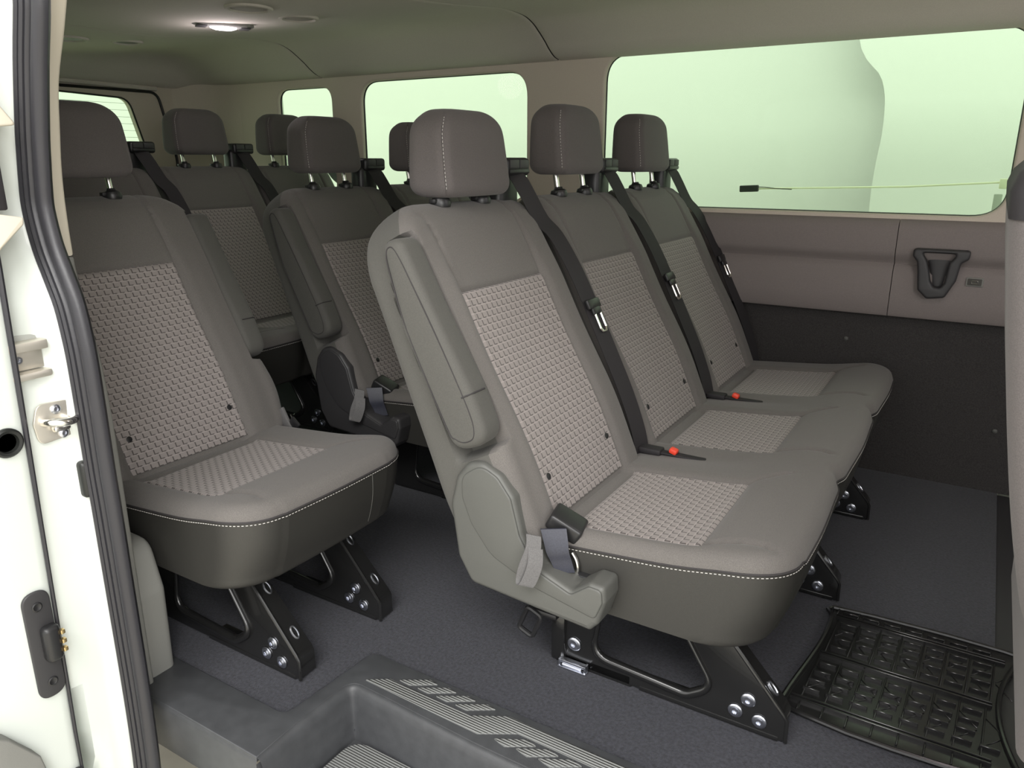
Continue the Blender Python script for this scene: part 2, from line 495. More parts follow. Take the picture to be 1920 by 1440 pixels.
RPC, RFC = .085, .028       # plan corner radius, edge rounding
def cush_xf(y, centres, y0, y1):
    xf = CXF
    for b0, b1 in zip(centres[:-1], centres[1:]): xf -= .010 * gauss(y - (b0 + b1) / 2, .018)
    for c in centres: xf += .006 * gauss(y - c, .10)
    e = min(y - y0, y1 - y)
    if e < RPC: xf = min(xf, CXF) if e > RPC * .9 else CXF
    return xf - (RPC - math.sqrt(max(0, RPC ** 2 - (RPC - e) ** 2)) if e < RPC else 0)
def cush_e(x, y, centres, y0, y1):
    ey = min(y - y0, y1 - y); ex = cush_xf(y, centres, y0, y1) - x if ey >= RPC else CXF - x
    if ey < RPC and ex < RPC: return RPC - math.hypot(RPC - ex, RPC - ey)
    return min(ex, ey)
def cushion_mb(centres, y0, y1):
    mb = MB(); rings = []; L = y1 - y0; ys = []
    n = int(L / .0045)
    for i in range(19): ys.append(y0 + .09 * (1 - math.cos(PI / 2 * i / 18)))
    for i in range(1, n): ys.append(y0 + .09 + (L - .18) * i / n)
    for i in range(19): ys.append(y1 - .09 * (1 - math.cos(PI / 2 * (18 - i) / 18)))
    for y in ys:
        xf = cush_xf(y, centres, y0, y1); ring = []
        xsamp = [CXB + (xf - .045 - CXB) * (j / 66) ** .8 for j in range(67)] + [xf - .045 * math.cos(PI / 2 * j / 12) for j in range(1, 13)]
        for x in xsamp:
            e = max(0, cush_e(x, y, centres, y0, y1))
            dr = RFC - math.sqrt(max(0, RFC ** 2 - (RFC - e) ** 2)) if e < RFC else 0
            ring.append(Vector((x, y, cush_top(x, y, centres, y0, y1) - dr)))
        zz = ring[-1].z
        for j in range(1, 15):
            t = j / 14; z = zz + (CZB + .02 - zz) * t
            g = -.0035 * gauss(z - (zz - .003), .0016)
            ring.append(Vector((xf - .030 * t + .006 * math.sin(PI * t) + g, y, z)))
        for j in range(1, 6):
            a = PI / 2 * j / 5
            ring.append(Vector((xf - .030 - .025 + .025 * math.cos(a), y, CZB + .02 - .02 * math.sin(a))))
        for j in range(1, 13): ring.append(Vector((xf - .055 + (CXB - xf + .055) * j / 12, y, CZB)))
        for j in range(1, 8): ring.append(Vector((CXB, y, CZB + (ring[0].z - CZB) * j / 8)))
        rings.append(ring)
    mb.loft(rings)
    nr = len(rings[0])          # skirt below the piping
    for q in range(len(mb.f)):
        if q >= len(mb.f) - 2 or 78 <= q % nr < nr - 1: mb.mi[q] = 1
    return mb
def cush_insert(c, centres, y0, y1):
    nx, ny = 50, 60; v = []; f = []; uv = []
    xa, xb = -.547, -.3155; ya, yb = c + IO - .1425, c + IO + .1425
    for i in range(nx + 1):
        x = xa + (xb - xa) * i / nx
        for j in range(ny + 1):
            y = ya + (yb - ya) * j / ny; e = min(y - ya, yb - y, x - xa, xb - x, .01)
            v.append((x, y, cush_top(x, y, centres, y0, y1) + .0002 + .0026 * sstep(-.001, .004, e))); uv.append((y, x))
    for i in range(nx):
        for j in range(ny):
            a = i * (ny + 1) + j; f.append((a, a + ny + 1, a + ny + 2, a + 1))
    return uvmesh('woven_insert', v, f, uv, M['weave'])
def cush_piping(centres, y0, y1, dz, out):
    """edge seam all round the front and both ends"""
    pts = []
    def zt(x, y): return cush_top(x, y, centres, y0, y1) - RFC + dz
    for i in range(16):
        x = -.60 + (CXF - RPC + .60) * i / 15; pts.append((x, y0 - out, zt(x, y0)))
    for i in range(1, 15):
        a = PI / 2 * i / 15; x = CXF - RPC + (RPC + out) * math.sin(a); y = y0 + RPC - (RPC + out) * math.cos(a)
        pts.append((x, y, zt(CXF - RPC + RPC * math.sin(a), max(y, y0))))
    n = int((y1 - y0 - 2 * RPC) / .008)
    for i in range(0, n + 1):
        y = y0 + RPC + (y1 - y0 - 2 * RPC) * i / n; x = cush_xf(y, centres, y0, y1); pts.append((x + out, y, zt(x, y)))
    for i in range(1, 16):
        a = PI / 2 * (15 - i) / 15; x = CXF - RPC + (RPC + out) * math.sin(a); y = y1 - RPC + (RPC + out) * math.cos(a)
        pts.append((x, y, zt(CXF - RPC + RPC * math.sin(a), min(y, y1))))
    return [Vector(p) for p in pts]

# leg frame -------------------------------------------------------------
LEG_OUT = [(-.600, .004), (-.165, .004), (-.165, .045), (-.255, .150), (-.305, .205), (-.610, .205), (-.612, .10)]
def leg_mb():
    mb = MB()
    hole = rpoly([(-.520, .042), (-.335, .030), (-.290, .062), (-.345, .150), (-.375, .188), (-.500, .188)], .034, 8)
    mb.plate(rpoly(LEG_OUT, [.006, .004, .02, .02, .004, .004, .02]), .006, XZ(0), holes=[hole], bevel=.0015)
    # raised lip of the hole
    mb.tube([(x, -.004, z) for x, z in hole], [.0042 + .0045 * (1 - sstep(.04, .09, z)) for x, z in hole], 10, closed=True)
    # front flange
    ed = [(-.165, .004), (-.1655, .045), (-.172, .055), (-.255, .150), (-.305, .205)]
    v = []; f = []
    for i, (x, z) in enumerate(ed):
        w = .040 if i < 3 else .040 - .006 * (i - 2)
        v += [(x, 0, z), (x - .002, w, z), (x - .006, w, z - .002), (x - .006, 0, z - .003)]
    for i in range(len(ed) - 1):
        for a in range(4):
            b = (a + 1) % 4; f.append((i * 4 + a, i * 4 + b, i * 4 + 4 + b, i * 4 + 4 + a))
    mb.add(v, f)
    mb.tube([(x + .001, -.002, z) for x, z in ed], .0035, 8)
    # floor plinth and cross gusset
    mb.box((-.30, .018, .006), (.25, .045, .01), .002)
    mb.box((-.46, .02, .19), (.28, .04, .025), .004)
    return mb
def bolt_mb(x, z, y=-.004, r=.0125):
    mb = MB(); mb.lathe([(r, 0), (r, .0015), (r * .85, .003), (r * .62, .003), (r * .56, .0055), (r * .32, .0055), (r * .28, .002), (.0004, .002)], (x, y, z), axis=(0, -1, 0), n=18)
    return mb
def slot_mb(x, z, a):
    mb = MB(); d = Vector((-math.cos(a), 0, math.sin(a)))
    p = Vector((x, .022, z)); s = []
    u = d * .013; w = Vector((0, .006, 0))
    ring = [p + u * math.cos(t) + w * math.sin(t) for t in [2 * PI * i / 16 for i in range(16)]]
    mb.tube(ring, .0018, 6, closed=True); return mb

COVER = [(-.669, .452), (-.633, .436), (-.606, .401), (-.589, .337), (-.556, .285), (-.495, .262), (-.463, .287), (-.436, .286), (-.434, .258),
         (-.446, .215), (-.460, .199), (-.572, .207), (-.694, .216), (-.722, .262), (-.736, .361), (-.722, .415), (-.698, .445)]
def cover_mb():
    mb = MB()
    o = rpoly(COVER, [.03, .03, .02, .03, .02, .012, .012, .010, .01, .008, .008, .02, .02, .03, .04, .03, .03], 5)
    mb.plate(o, .062, XZ(0), bevel=.010, bres=4)
    i2 = [(-.669, .447), (-.636, .432), (-.610, .399), (-.593, .336), (-.559, .281), (-.495, .257), (-.463, .282), (-.440, .281), (-.438, .258), (-.450, .226),
          (-.56, .248), (-.650, .285), (-.690, .335), (-.708, .380), (-.708, .420)]
    mb.plate(rpoly(i2, [.03, .03, .02, .03, .02, .012, .012, .01, .01, .01, .05, .06, .05, .03, .03], 6), .006, XZ(-.0305), bevel=.0029, bres=3)
    return mb

def belt_parts():
    W = .0235
    path = [(-.895, .905, 0), (-.876, .912, 0), (-.862, .900, 0), (-.848, .872, 0)]
    c = [Vector((a, 0, b)) for a, b, _ in path]
    for s, d in [(.545, .002), (.50, .012), (.42, .020), (.33, .022), (.22, .022), (.12, .020), (.03, .010), (-.03, -.01), (-.06, -.04)]:
        c.append(bp(0, s, d))
    yo = [-.055, -.053, -.048, -.038, -.022, -.006, .000, .002, .003, .004, .005, .005, .005]
    c = [p + Vector((0, y, 0)) for p, y in zip(c, yo)]
    c = catmull(c, 6); rings = []
    for i, p in enumerate(c):
        t = (c[min(i + 1, len(c) - 1)] - c[max(i - 1, 0)]).normalized()
        side = Vector((.25, .97, 0)); side = (side - t * side.dot(t)).normalized(); nn = t.cross(side).normalized()
        rings.append([p - side * W + nn * .0007, p + side * W + nn * .0007, p + side * W - nn * .0007, p - side * W - nn * .0007])
    mb = MB(); mb.loft(rings)
    # latch plate
    tg = MB(); c0 = bp(.006, .335, .026)
    fr = Matrix((( NN.x, 0, -U.x, c0.x), (0, 1, 0, c0.y), (NN.z, 0, -U.z, c0.z), (0, 0, 0, 1)))
    # local: x = out from belt, y = across, z = down the belt
    def L(p): return fr @ Vector(p)
    tg.add(*[[L(v) for v in q] if k == 0 else q for k, q in enumerate(boxvf((0, 0, .0), (.010, .056, .022), .004))])
    tg.add(*[[L(v) for v in q] if k == 0 else q for k, q in enumerate(boxvf((0.001, 0, .017), (.008, .036, .018), .004))])
    mt = MB()
    ring = [L((.002, y, z)) for y, z in rpoly([(-.013, .022), (.013, .022), (.013, .056), (.008, .064), (-.008, .064), (-.013, .056)], .003, 3)]
    hole = None
    mt.tube(ring, .0028, 6, closed=True)
    return mb, tg, mt
def boxvf(c, s, r):
    m = MB(); m.box(c, s, r); return m.v, m.f
def guide_mb():
    mb = MB()
    mb.box((-.893, .190, .925), (.055, .096, .038), .009, seg=3)
    mb.box((-.900, .170, .865), (.050, .080, .115), .016, seg=3)
    mb.box((-.868, .190, .916), (.012, .080, .010), .003)
    return mb
def guide_slot_mb(k):
    mb = MB(); mb.box((-.8655, .190 + k * .020, .931), (.006, .036, .018), .002)
    return mb

SHARED = {}
def shared(key, fn):
    if key not in SHARED: SHARED[key] = fn()
    return SHARED[key]

def make_seat(name, label, cat, dx, dz, centres, W, notch_side=None, cover=False, legs=(), belts=True, hr_up=(), y0=None, y1=None, group=None, posts_down=False):
    yc = (y0 + y1) / 2
    root = thing(name, label, cat, (-.39 + dx, yc, 0 if not dz else dz), group)
    LX = .39
    def P(nm, key, fn, mat, parent=None, y=0., x=0., z=0., **kw):
        me = shared(key, lambda: (lambda r: r if isinstance(r, bpy.types.Mesh) else r.mesh(nm, mat, **kw))(fn()))
        if parent is None: return link(nm, me, root, (LX + x, y - yc, z))
        return link(nm, me, parent, (x, y, z))
    cs = tuple(c - yc for c in centres); a0, a1 = y0 - yc, y1 - yc; ck = ('cush', cs, a0, a1)
    cu = link('seat_cushion', shared(ck, lambda: cushion_mb(cs, a0, a1).mesh('seat_cushion', [M['fabric'], M['vinyl']])), root, (LX, 0, 0))
    for c in cs:
        link('woven_insert', shared(('ci', c, cs), lambda: cush_insert(c, cs, a0, a1)), cu)
    def pip():
        mb = MB(); mb.tube(cush_piping(cs, a0, a1, .001, .0003), .0017, 6); return mb.mesh('piping', M['thread'])
    link('piping', shared(('pip',) + ck, pip), cu)
    def sti():
        mb = MB(); dashes(mb, cush_piping(cs, a0, a1, -.0042, .0006), r=.0007, on=.0038, off=.0032)
        return mb.mesh('stitching', M['stitch'], smooth=False)
    link('stitching', shared(('sti',) + ck, sti), cu)
    for i, c in enumerate(centres):
        nt = 0
        if notch_side and ((notch_side < 0 and i == 0) or (notch_side > 0 and i == len(centres) - 1)): nt = notch_side
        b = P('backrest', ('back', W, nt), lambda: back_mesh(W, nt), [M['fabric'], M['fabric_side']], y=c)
        P('woven_insert', ('ins', W), lambda: insert_mesh(W), M['weave'], b)
        for sg in (-1, 1):
            def button():
                mb = MB(); q = bp(IO + sg * .122, .072, back_df(IO + sg * .122, .072, .215) + .003)
                mb.lathe([(.0062, -.002), (.0062, .001), (.004, .0018), (.001, .0018)], q, axis=NN, n=12)
                return mb
            P('anchor_button', ('button', sg), button, M['black_plastic'], b)
        up = hr_up[i] if i < len(hr_up) else .03
        if up is not None:
            h = P('head_restraint', 'hr', headrest_mesh, M['fabric_dark'], y=c + (.014 if up == 0 else 0), z=up, x=-up * .15)
            P('stitching', 'hrs', lambda: (lambda m: m)(headrest_stitch(-1)), M['stitch'], h, smooth=False)
            for yy in (-.068, .068):
                P('post', ('post', yy, up), lambda: post_mb(yy, up), M['chrome'], h, x=up * .15, z=-up)
                P('post_collar', ('col', yy), lambda: collar_mb(yy), M['black_plastic'], b)
        if belts:
            bm_, tg, mt = (None, None, None) if 'belt' in SHARED else belt_parts()
            if 'belt' not in SHARED:
                SHARED['belt'] = bm_.mesh('seat_belt', M['belt']); SHARED['tong'] = tg.mesh('latch_grip', M['black_plastic']); SHARED['tongm'] = mt.mesh('latch_plate', M['chrome'])
            g = P('belt_guide', 'guide', guide_mb, M['black_plastic'], y=c)
            for k in (-1, 1): P('guide_cap', ('gslot', k), lambda: guide_slot_mb(k), M['dark_plastic'], g)
            sb = link('seat_belt', SHARED['belt'], root, (LX, c - yc + .232, 0))
            tg_ = link('latch_grip', SHARED['tong'], sb); link('latch_plate', SHARED['tongm'], sb)
    if notch_side:
        c = centres[0] if notch_side < 0 else centres[-1]
        a = P('armrest', ('arm', W, notch_side), lambda: armrest_mb(W, notch_side), M['fabric_side'], y=c)
        P('piping', ('arms', W, notch_side), lambda: arm_seam(W, notch_side), M['thread'], a)
    if cover:
        c = centres[0]
        cv = P('recliner_cover', ('cover', cover), cover_mb, M[cover], y=c - .227)
        # black shelf between the cover and the cushion
        def shelf():
            mb = MB(); mb.box((-.54, -.195, .258), (.20, .035, .02), .006); mb.box((-.628, -.200, .305), (.030, .03, .09), .008)
            mb.box((-.53, -.195, .235), (.17, .03, .05), .01); return mb
        P('recliner_housing', 'shelf', shelf, M['black_plastic'], y=c)
        bk = P('buckle', 'buckle', buckle_mb, M['black_plastic'], y=c)
        P('buckle_webbing', 'bweb', buckle_web_mb, M['strapblue'], bk)
        P('anchor_hook', 'bhook', buckle_hook_mb, M['chrome'], bk)
        P('pull_strap', 'pstrap', pull_strap_mb, M['strap'], y=c)
    for y in legs:
        lg = P('leg_frame', 'leg', leg_mb, M['black_steel'], y=y)
        for (x, z) in [(-.229, .062), (-.249, .033), (-.208, .028)]:
            P('bolt', ('bolt', x, z), lambda: bolt_mb(x, z), M['zinc'], lg)
        for k, (x, z) in enumerate([(-.196, .082), (-.262, .157)]):
            P('slot_rim', ('slot', k), lambda: slot_mb(x, z, .85), M['zinc'], lg)
    return root

def buckle_mb():
    mb = MB()
    r = Matrix.Rotation(math.radians(-62), 4, 'Y') @ Matrix.Rotation(math.radians(12), 4, 'X')
    mb.box((-.543, -.182, .340), (.030, .050, .062), .006, rot=r, seg=3)
    return mb
def buckle_web_mb():
    mb = MB()
    c = catmull([(-.560, -.188, .350), (-.553, -.192, .330), (-.548, -.194, .312), (-.543, -.190, .295), (-.536, -.188, .275)], 5); rings = []
    for i, p in enumerate(c):
        p = p + Vector((.012, -.034, -.004)); s = Vector((.86, .48, .05)) * (.022 - .006 * i / len(c)); n = Vector((.0011, -.0012, 0))
        rings.append([p - s + n, p + s + n, p + s - n, p - s - n])
    mb.loft(rings); 
    return mb
def buckle_hook_mb():
    mb = MB()
    mb.tube(catmull([(-.520, -.205, .302), (-.512, -.205, .290), (-.508, -.206, .275), (-.512, -.204, .262)], 5), .0035, 8)
    mb.tube(catmull([(-.568, -.214, .310), (-.555, -.209, .308), (-.540, -.200, .311), (-.524, -.190, .313)], 4), .0016, 6)
    return mb
def pull_strap_mb():
    mb = MB()
    c = catmull([(-.588, -.246, .345), (-.585, -.252, .325), (-.592, -.262, .295), (-.596, -.266, .268), (-.590, -.270, .262), (-.584, -.266, .272), (-.578, -.258, .300), (-.582, -.250, .325)], 5); rings = []
    for p in c:
        p = p + Vector((.026, -.018, .004)); s = Vector((.8, .55, -.25)) * .0125; n = Vector((.0006, -.0008, 0))
        rings.append([p - s + n, p + s + n, p + s - n, p - s - n])
    mb.loft(rings); return mb

# ------------------------------------------------------------------ seats
bench = make_seat('bench_seat', 'large grey three-place bench seat with full side cover, nearest the camera in the middle', 'seat', 0, 0, (1.245, 1.713, 2.178), .212,
                  notch_side=-1, cover='plastic', legs=(1.140, 1.643, 2.108), hr_up=(.0, .034, .034), y0=1.045, y1=2.405, group='passenger bench seats')
single = make_seat('single_seat', 'grey one-place passenger seat by the open side door, beside the rubber door seal', 'seat', -.81, 0, (.965,), .212,
                   notch_side=1, legs=(.829, 1.055), belts=False, hr_up=(.030,), y0=.745, y1=1.190)
third = make_seat('bench_seat', 'two-place bench seat with dark side cover, directly behind the large three-place bench', 'seat', -.81, 0, (1.715, 2.160), .208,
                  notch_side=-1, cover='dark_plastic', legs=(1.62, 2.06), hr_up=(.030, .030), y0=1.505, y1=2.38, group='passenger bench seats')
rear = make_seat('bench_seat', 'rearmost bench seat across the back of the van under the rear window', 'seat', -1.62, .055, (1.045, 1.462, 1.885, 2.300), .196,
                 legs=(1.10, 1.75, 2.2), hr_up=(.03, .03, .030, .030), y0=.84, y1=2.42, group='passenger bench seats')

# extras on the near leg of the large bench
near_leg = [o for o in bench.children if o.name.startswith('leg_frame')][0]
obj('bolt', bolt_mb(-.559, .050, r=.014), M['zinc'], near_leg)
mb = MB(); mb.box((-.585, -.006, .034), (.010, .004, .012), .001); obj('red_tag', mb, M['red'], near_leg)
mb = MB()
mb.box((-.556, -.012, .014), (.056, .012, .006), .002); mb.box((-.556, -.014, .002), (.060, .014, .004), .001)
mb.tube([(-.576, -.016, .008), (-.536, -.016, .008)], .004, 8); mb.box((-.583, -.012, .009), (.004, .014, .018), .001); mb.box((-.529, -.012, .009), (.004, .014, .018), .001)
obj('floor_latch', mb, M['zinc'], near_leg)
mb = MB(); mb.box((-.592, .004, .055), (.03, .03, .10), .006); mb.box((-.52, .012, .01), (.16, .03, .03), .004); obj('latch_block', mb, M['black_steel'], near_leg)
mb = MB()
ring = rpoly([(-.655, .082), (-.625, .070), (-.605, .120), (-.635, .132)], .008, 4)
mb.tube([(x, -.05, z) for x, z in ring], .005, 8, closed=True); mb.box((-.60, -.035, .125), (.05, .03, .012), .004)
obj('release_handle', mb, M['black_plastic'], bench, (.39, 1.14 - 1.725, 0))
# red buckles between the cushions of the large bench
for y in (1.478, 1.945):
    mb = MB(); mb.box((-.46, y - 1.725 + .004, .3335), (.16, .020, .006), .003); mb.box((-.555, y - 1.725 + .004, .334), (.05, .030, .014), .004)
    b = obj('flat_buckle', mb, M['belt'], bench, (.39, 0, 0))
    mb = MB(); mb.box((-.504, y - 1.725 + .002, .342), (.018, .018, .012), .004, rot=Matrix.Rotation(.3, 4, 'Y')); r_ = obj('release_button', mb, M['red'], b); r_['label'] = 'red button'

# small fittings of the single seat
mb = MB(); yy = 1.052
xe = cush_xf(yy - .9675, (-.0025,), -.2225, .2225); zt_ = cush_top(xe, yy - .9675, (-.0025,), -.2225, .2225) - RFC - .004
pts = []
for i in range(15):
    t = i / 14; pts.append((xe - .030 * t + .006 * math.sin(PI * t) + .0004, yy - .9675 + .012 * t, zt_ + (CZB + .02 - zt_) * t))
mb.tube(pts, .0007, 6); obj('skirt_seam', mb, M['plastic'], single, (.39, 0, 0))
mb = MB(); mb.box((-.575, .232, .335), (.028, .010, .060), .003, rot=Matrix.Rotation(-.5, 4, 'Y')); wb = obj('buckle_webbing', mb, M['strap'], single, (.39, 0, 0))
mb = MB(); mb.box((-.545, .236, .330), (.022, .008, .030), .003, rot=Matrix.Rotation(-.9, 4, 'Y')); obj('buckle', mb, M['black_plastic'], single, (.39, 0, 0))
mb = MB(); mb.tube([(-.555, .235, .352), (-.548, .235, .338), (-.530, .236, .326)], .002, 6); obj('anchor_hook', mb, M['chrome'], wb)
mb = MB(); mb.box((-.545, -.236, .318), (.030, .012, .045), .005); mb.tube([(-.545, -.245, .300), (-.520, -.245, .290), (-.512, -.243, .278)], .005, 8); obj('belt_anchor', mb, M['black_plastic'], single, (.39, 0, 0))

# front passenger seat: only its back edge is in view
fs = thing('front_seat', 'grey cloth front seat whose reclined back edge shows at the right', 'seat', (.30, .95, 0))
prof = [(.095, .40), (.088, .51), (.074, .552), (.055, .631), (.038, .72), (.029, .777), (.018, .85), (.012, .90)]
rings = []
for i, (x, z) in enumerate(catmull([(p[0], p[1], 0) for p in prof], 5) and [(v.x, v.y) for v in catmull([(p[0], p[1], 0) for p in prof], 5)]):
    ring = []
    for (y, d, wf) in rect_ring(.215, .14, .03, .035, nf=12, ns=6, nc=6): ring.append(Vector((x - .30 - d - 0, y, z)))
    rings.append(ring)
mb = MB(); mb.loft(rings)
obj('backrest', mb, M['fabric_dark'], fs)
mb = MB(); rings = []
for (z, ins) in [(.893, 0), (.915, .0), (.930, .006), (.942, .018), (.948, .04)]:
    ring = []
    for (y, d, wf) in rect_ring(.216 - ins, .142 - 2 * ins, .03, .035, nf=12, ns=6, nc=6): ring.append(Vector((.0115 - (z - .9) * .1 - .30 - d + ins, y, z)))
    rings.append(ring)
mb.loft(rings); o = obj('shaded_shoulder', mb, M['belt'], fs)  # seat shoulder in shadow; the shade is put into its dark colour
mb = MB(); dashes(mb, [(x - .30 + .035, -.217, z) for x, z in prof[:-1]], r=.0009); obj('stitching', mb, M['stitch'], fs, smooth=False)
mb = MB(); mb.box((.16, 0, .30), (.46, .46, .14), .04, seg=4); obj('seat_cushion', mb, M['fabric'], fs)
mb = MB(); mb.box((.14, 0, .115), (.36, .36, .23), .01); obj('seat_base', mb, M['black_plastic'], fs)

# ------------------------------------------------------------------ floor
mb = MB()
carpet = rpoly([(-3.22, .72), (-1.24, .72), (-1.24, .743), (-.932, .743), (-.918, .958), (.135, .958), (.135, 2.50), (-3.22, 2.50)], [0, 0, 0, .02, .015, 0, 0, 0])
mb.plate(carpet, .02, XY(-.010), bevel=.002)
struct(obj('floor', mb, M['carpet']))
mb = MB(); mb.box((.70, 1.70, -.02), (1.14, 1.62, .02)); mb.box((-1.1, 1.75, -.06), (4.4, 1.50, .06))
struct(obj('trim_1', mb, M['dark_plastic']))

# step well
WE = [(-.888, .650), (-.892, .74), (-.891, .82)] + [tuple(v) for v in rpoly([(-.891, .82), (-.889, .874), (-.80, .871)], [0, .035, 0], 8)][1:] + [(-.60, .862), (-.40, .862), (.10, .862)]
step = thing('step_well', 'dark plastic step well with pale ribbed treads at the side door sill', 'step', (-.6, .80, 0))
L0 = Vector((.6, -.80, 0))
mb = MB()
outer = [(.10, .962), (-.914, .962)] + [(-.928, .747), (-1.245, .747), (-1.245, .652)]
mb.plate([(x, y) for x, y in WE[::-1]][::-1] + rpoly(outer, [0, .02, .02, 0, 0], 5), .010, XY(.001), bevel=.003)
prof = [(0, .006), (.003, .0055), (.007, .003), (.010, -.002), (.013, -.012), (.018, -.08), (.022, -.101)]
rings = []
for off, z in prof:
    r_ = []
    for i, p in enumerate(WE):
        a = Vector(WE[max(i - 1, 0)]); b = Vector(WE[min(i + 1, len(WE) - 1)]); t = (b - a).normalized(); n = Vector((t.y, -t.x))
        r_.append(Vector((p[0] + n.x * off, p[1] + n.y * off, z)))
    rings.append(r_)
mb.loft(rings, cap=False, closed=False)
mb.add([(-.88, .60, -.100), (.10, .60, -.100), (.10, .86, -.100), (-.88, .86, -.100)], [(0, 1, 2, 3)])
# sill front face with rounded top edge
fr = []
for y, z in [(.658, .006), (.653, .005), (.650, .001), (.648, -.006), (.650, -.05), (.656, -.105), (.664, -.115)]:
    fr.append([Vector((-1.245, y, z)), Vector((-1.0, y, z)), Vector((-.888, y, z))])
mb.loft(fr, cap=False, closed=False)
mb.add([(-.888, .648, -.006), (-.888, .87, -.006), (-.870, .87, -.100), (-.870, .655, -.100), (-.888, .650, -.115)], [(0, 1, 2, 3, 4)])
for i in range(len(mb.v)): mb.v[i] = tuple(Vector(mb.v[i]) + L0)
obj('step_shell', mb, M['step'], step, recalc=False)
mb = MB()
def shp(pl): mb.plate(rpoly(pl, .0009, 2), .003, XY(.0065), bevel=.0004)
band = [(-.868, .890), (-.828, .914), (-.645, .909), (-.585, .945), (.09, .940), (.09, .905), (-.553, .918), (-.617, .882)]
shp([(-.868, .888), (-.830, .914), (-.648, .911), (-.588, .945), (-.20, .943), (-.10, .912), (.10, .912), (.10, .884), (-.12, .884), (-.22, .915), (-.553, .918), (-.612, .882)])
for k in range(4):
    x = -.814 + .0425 * k; shp([(x, .921), (x + .050, .951), (x + .070, .948), (x + .025, .919)])
for k in range(8):
    x = -.582 + .0425 * k; shp([(x, .887), (x + .050, .914), (x + .070, .909), (x + .025, .881)])
for k in range(4):
    x = -.09 + .0425 * k; shp([(x, .921), (x + .050, .951), (x + .070, .948), (x + .025, .919)]) if x < .02 else None
for i in range(len(mb.v)): mb.v[i] = tuple(Vector(mb.v[i]) + L0)
obj('ribbed_tread', mb, M['tread'], step)
mb = MB(); mb.plate(rpoly([(-.862, .60), (.1, .60), (.1, .845), (-.862, .845)], [0, 0, 0, .04], 8), .012, XY(-.095), bevel=.004)
for i in range(len(mb.v)): mb.v[i] = tuple(Vector(mb.v[i]) + L0)
obj('foot_pad', mb, M['tread'], step)

# floor mat -------------------------------------------------------------
mat_o = thing('floor_mat', 'black ribbed rubber floor mat on the carpet in front of the bench', 'mat', (0, 1.41, .0))
mb = MB()
def my(y): return y - 1.41
Lf = lambda y: -.196 + .030 * sstep(1.25, 1.60, y) + .012 * math.cos((y - 1.41) * 8)
Rt = lambda y: .185 - .045 * math.sin(PI * (y - 1.22) / .39) ** .8 if 1.22 <= y <= 1.61 else .185
ol = [(Lf(1.225 + .375 * i / 12), 1.225 + .375 * i / 12) for i in range(13)] + [(.0, 1.612), (.10, 1.612)] + [(Rt(1.605 - .375 * i / 12), 1.605 - .375 * i / 12) for i in range(13)] + [(.06, 1.212), (-.08, 1.210)]
ol = [(x, my(y)) for x, y in ol]
mb.plate(ol, .006, XY(.004), bevel=.002)
mb.tube([(x, y, .009) for x, y in [tuple(v.xy) for v in catmull([(a, b, 0) for a, b in ol + [ol[0]]], 2)][:-1]], .0045, 8, closed=True)
def rib(x0, y0, x1, y1, w=.0042, h=.0075):
    a = Vector((x0, my(y0), 0)); b = Vector((x1, my(y1), 0)); d = (b - a); L = d.length; ang = math.atan2(d.y, d.x)
    mb.box((a + b) / 2 + Vector((0, 0, .007 + h / 2 - .001)), (L, w, h), .001, rot=Matrix.Rotation(ang, 4, 'Z'), seg=1)
XL = lambda y: Lf(y) + .010
for y in (1.570, 1.561, 1.420, 1.411, 1.262, 1.253): rib(XL(y), y, .150 - .02 * (y < 1.5), y)
for y in (1.448, 1.480, 1.512, 1.540, 1.585, 1.383, 1.352, 1.322, 1.292):
    x = XL(y) + .01
    while x < .115: rib(x, y, x + .030, y); x += .040
x = -.165
k = 0
while x < .125:
    rib(x, 1.268, x + .006, 1.404, .003, .004); rib(x + .012, 1.426, x + .018, 1.556, .003, .004)
    rib(x, 1.222, x + .001, 1.248, .003, .005); rib(x + .01, 1.576, x + .012, 1.600, .003, .005)
    if k % 1 == 0:
        rib(x + .006, 1.30, x + .034, 1.335, .0018, .0026); rib(x + .020, 1.49, x + .046, 1.45, .0018, .0026); rib(x + .006, 1.375, x + .034, 1.34, .0018, .0026); rib(x + .020, 1.495, x + .046, 1.53, .0018, .0026)
    x += .040; k += 1
obj('ribbed_sheet', mb, M['mat'], mat_o)

# ------------------------------------------------------------------ far side wall
XR, XF = -3.22, 1.35
WIN = [(-1.148, .030, .792, 1.268, .085), (-2.215, -1.445, .792, 1.236, .085), (-2.690, -2.375, .792, 1.226, .06)]
mb = MB()
holes = [rrect(a, b, c, d, r, 10) for a, b, c, d, r in WIN] + [rrect(.20, .95, .82, 1.24, .07, 8)]
mb.plate([(XR, .76), (XF, .76), (XF, 1.30), (XR, 1.30)], .024, XZ(2.457), holes=holes, bevel=.008, bres=3)
struct(obj('wall_left', mb, M['trim']))
# lower panel: swept profile with the ledge groove
def sweep_x(prof, xs, mb):
    mb.loft([[Vector((x, y, z)) for y, z in prof] for x in xs], cap=True, closed=True)
mb = MB()
pr = [(2.462, .500), (2.440, .503), (2.434, .512), (2.431, .560), (2.430, .630), (2.436, .646), (2.444, .655), (2.440, .664), (2.428, .674), (2.424, .690), (2.424, .752), (2.430, .768), (2.446, .780), (2.462, .782), (2.50, .77), (2.50, .50)]
sweep_x(pr, [XR, -1.35, -1.348, -.2175, ], mb); sweep_x(pr, [-.2155, XF], mb)
struct(obj('trim_2', mb, M['trim_low']))
mb = MB(); sweep_x([(2.475, .515), (2.488, .25), (2.498, .0), (2.55, .0), (2.55, .515)], [XR, XF], mb)
struct(obj('wall_left', mb, M['carpet_wall']))
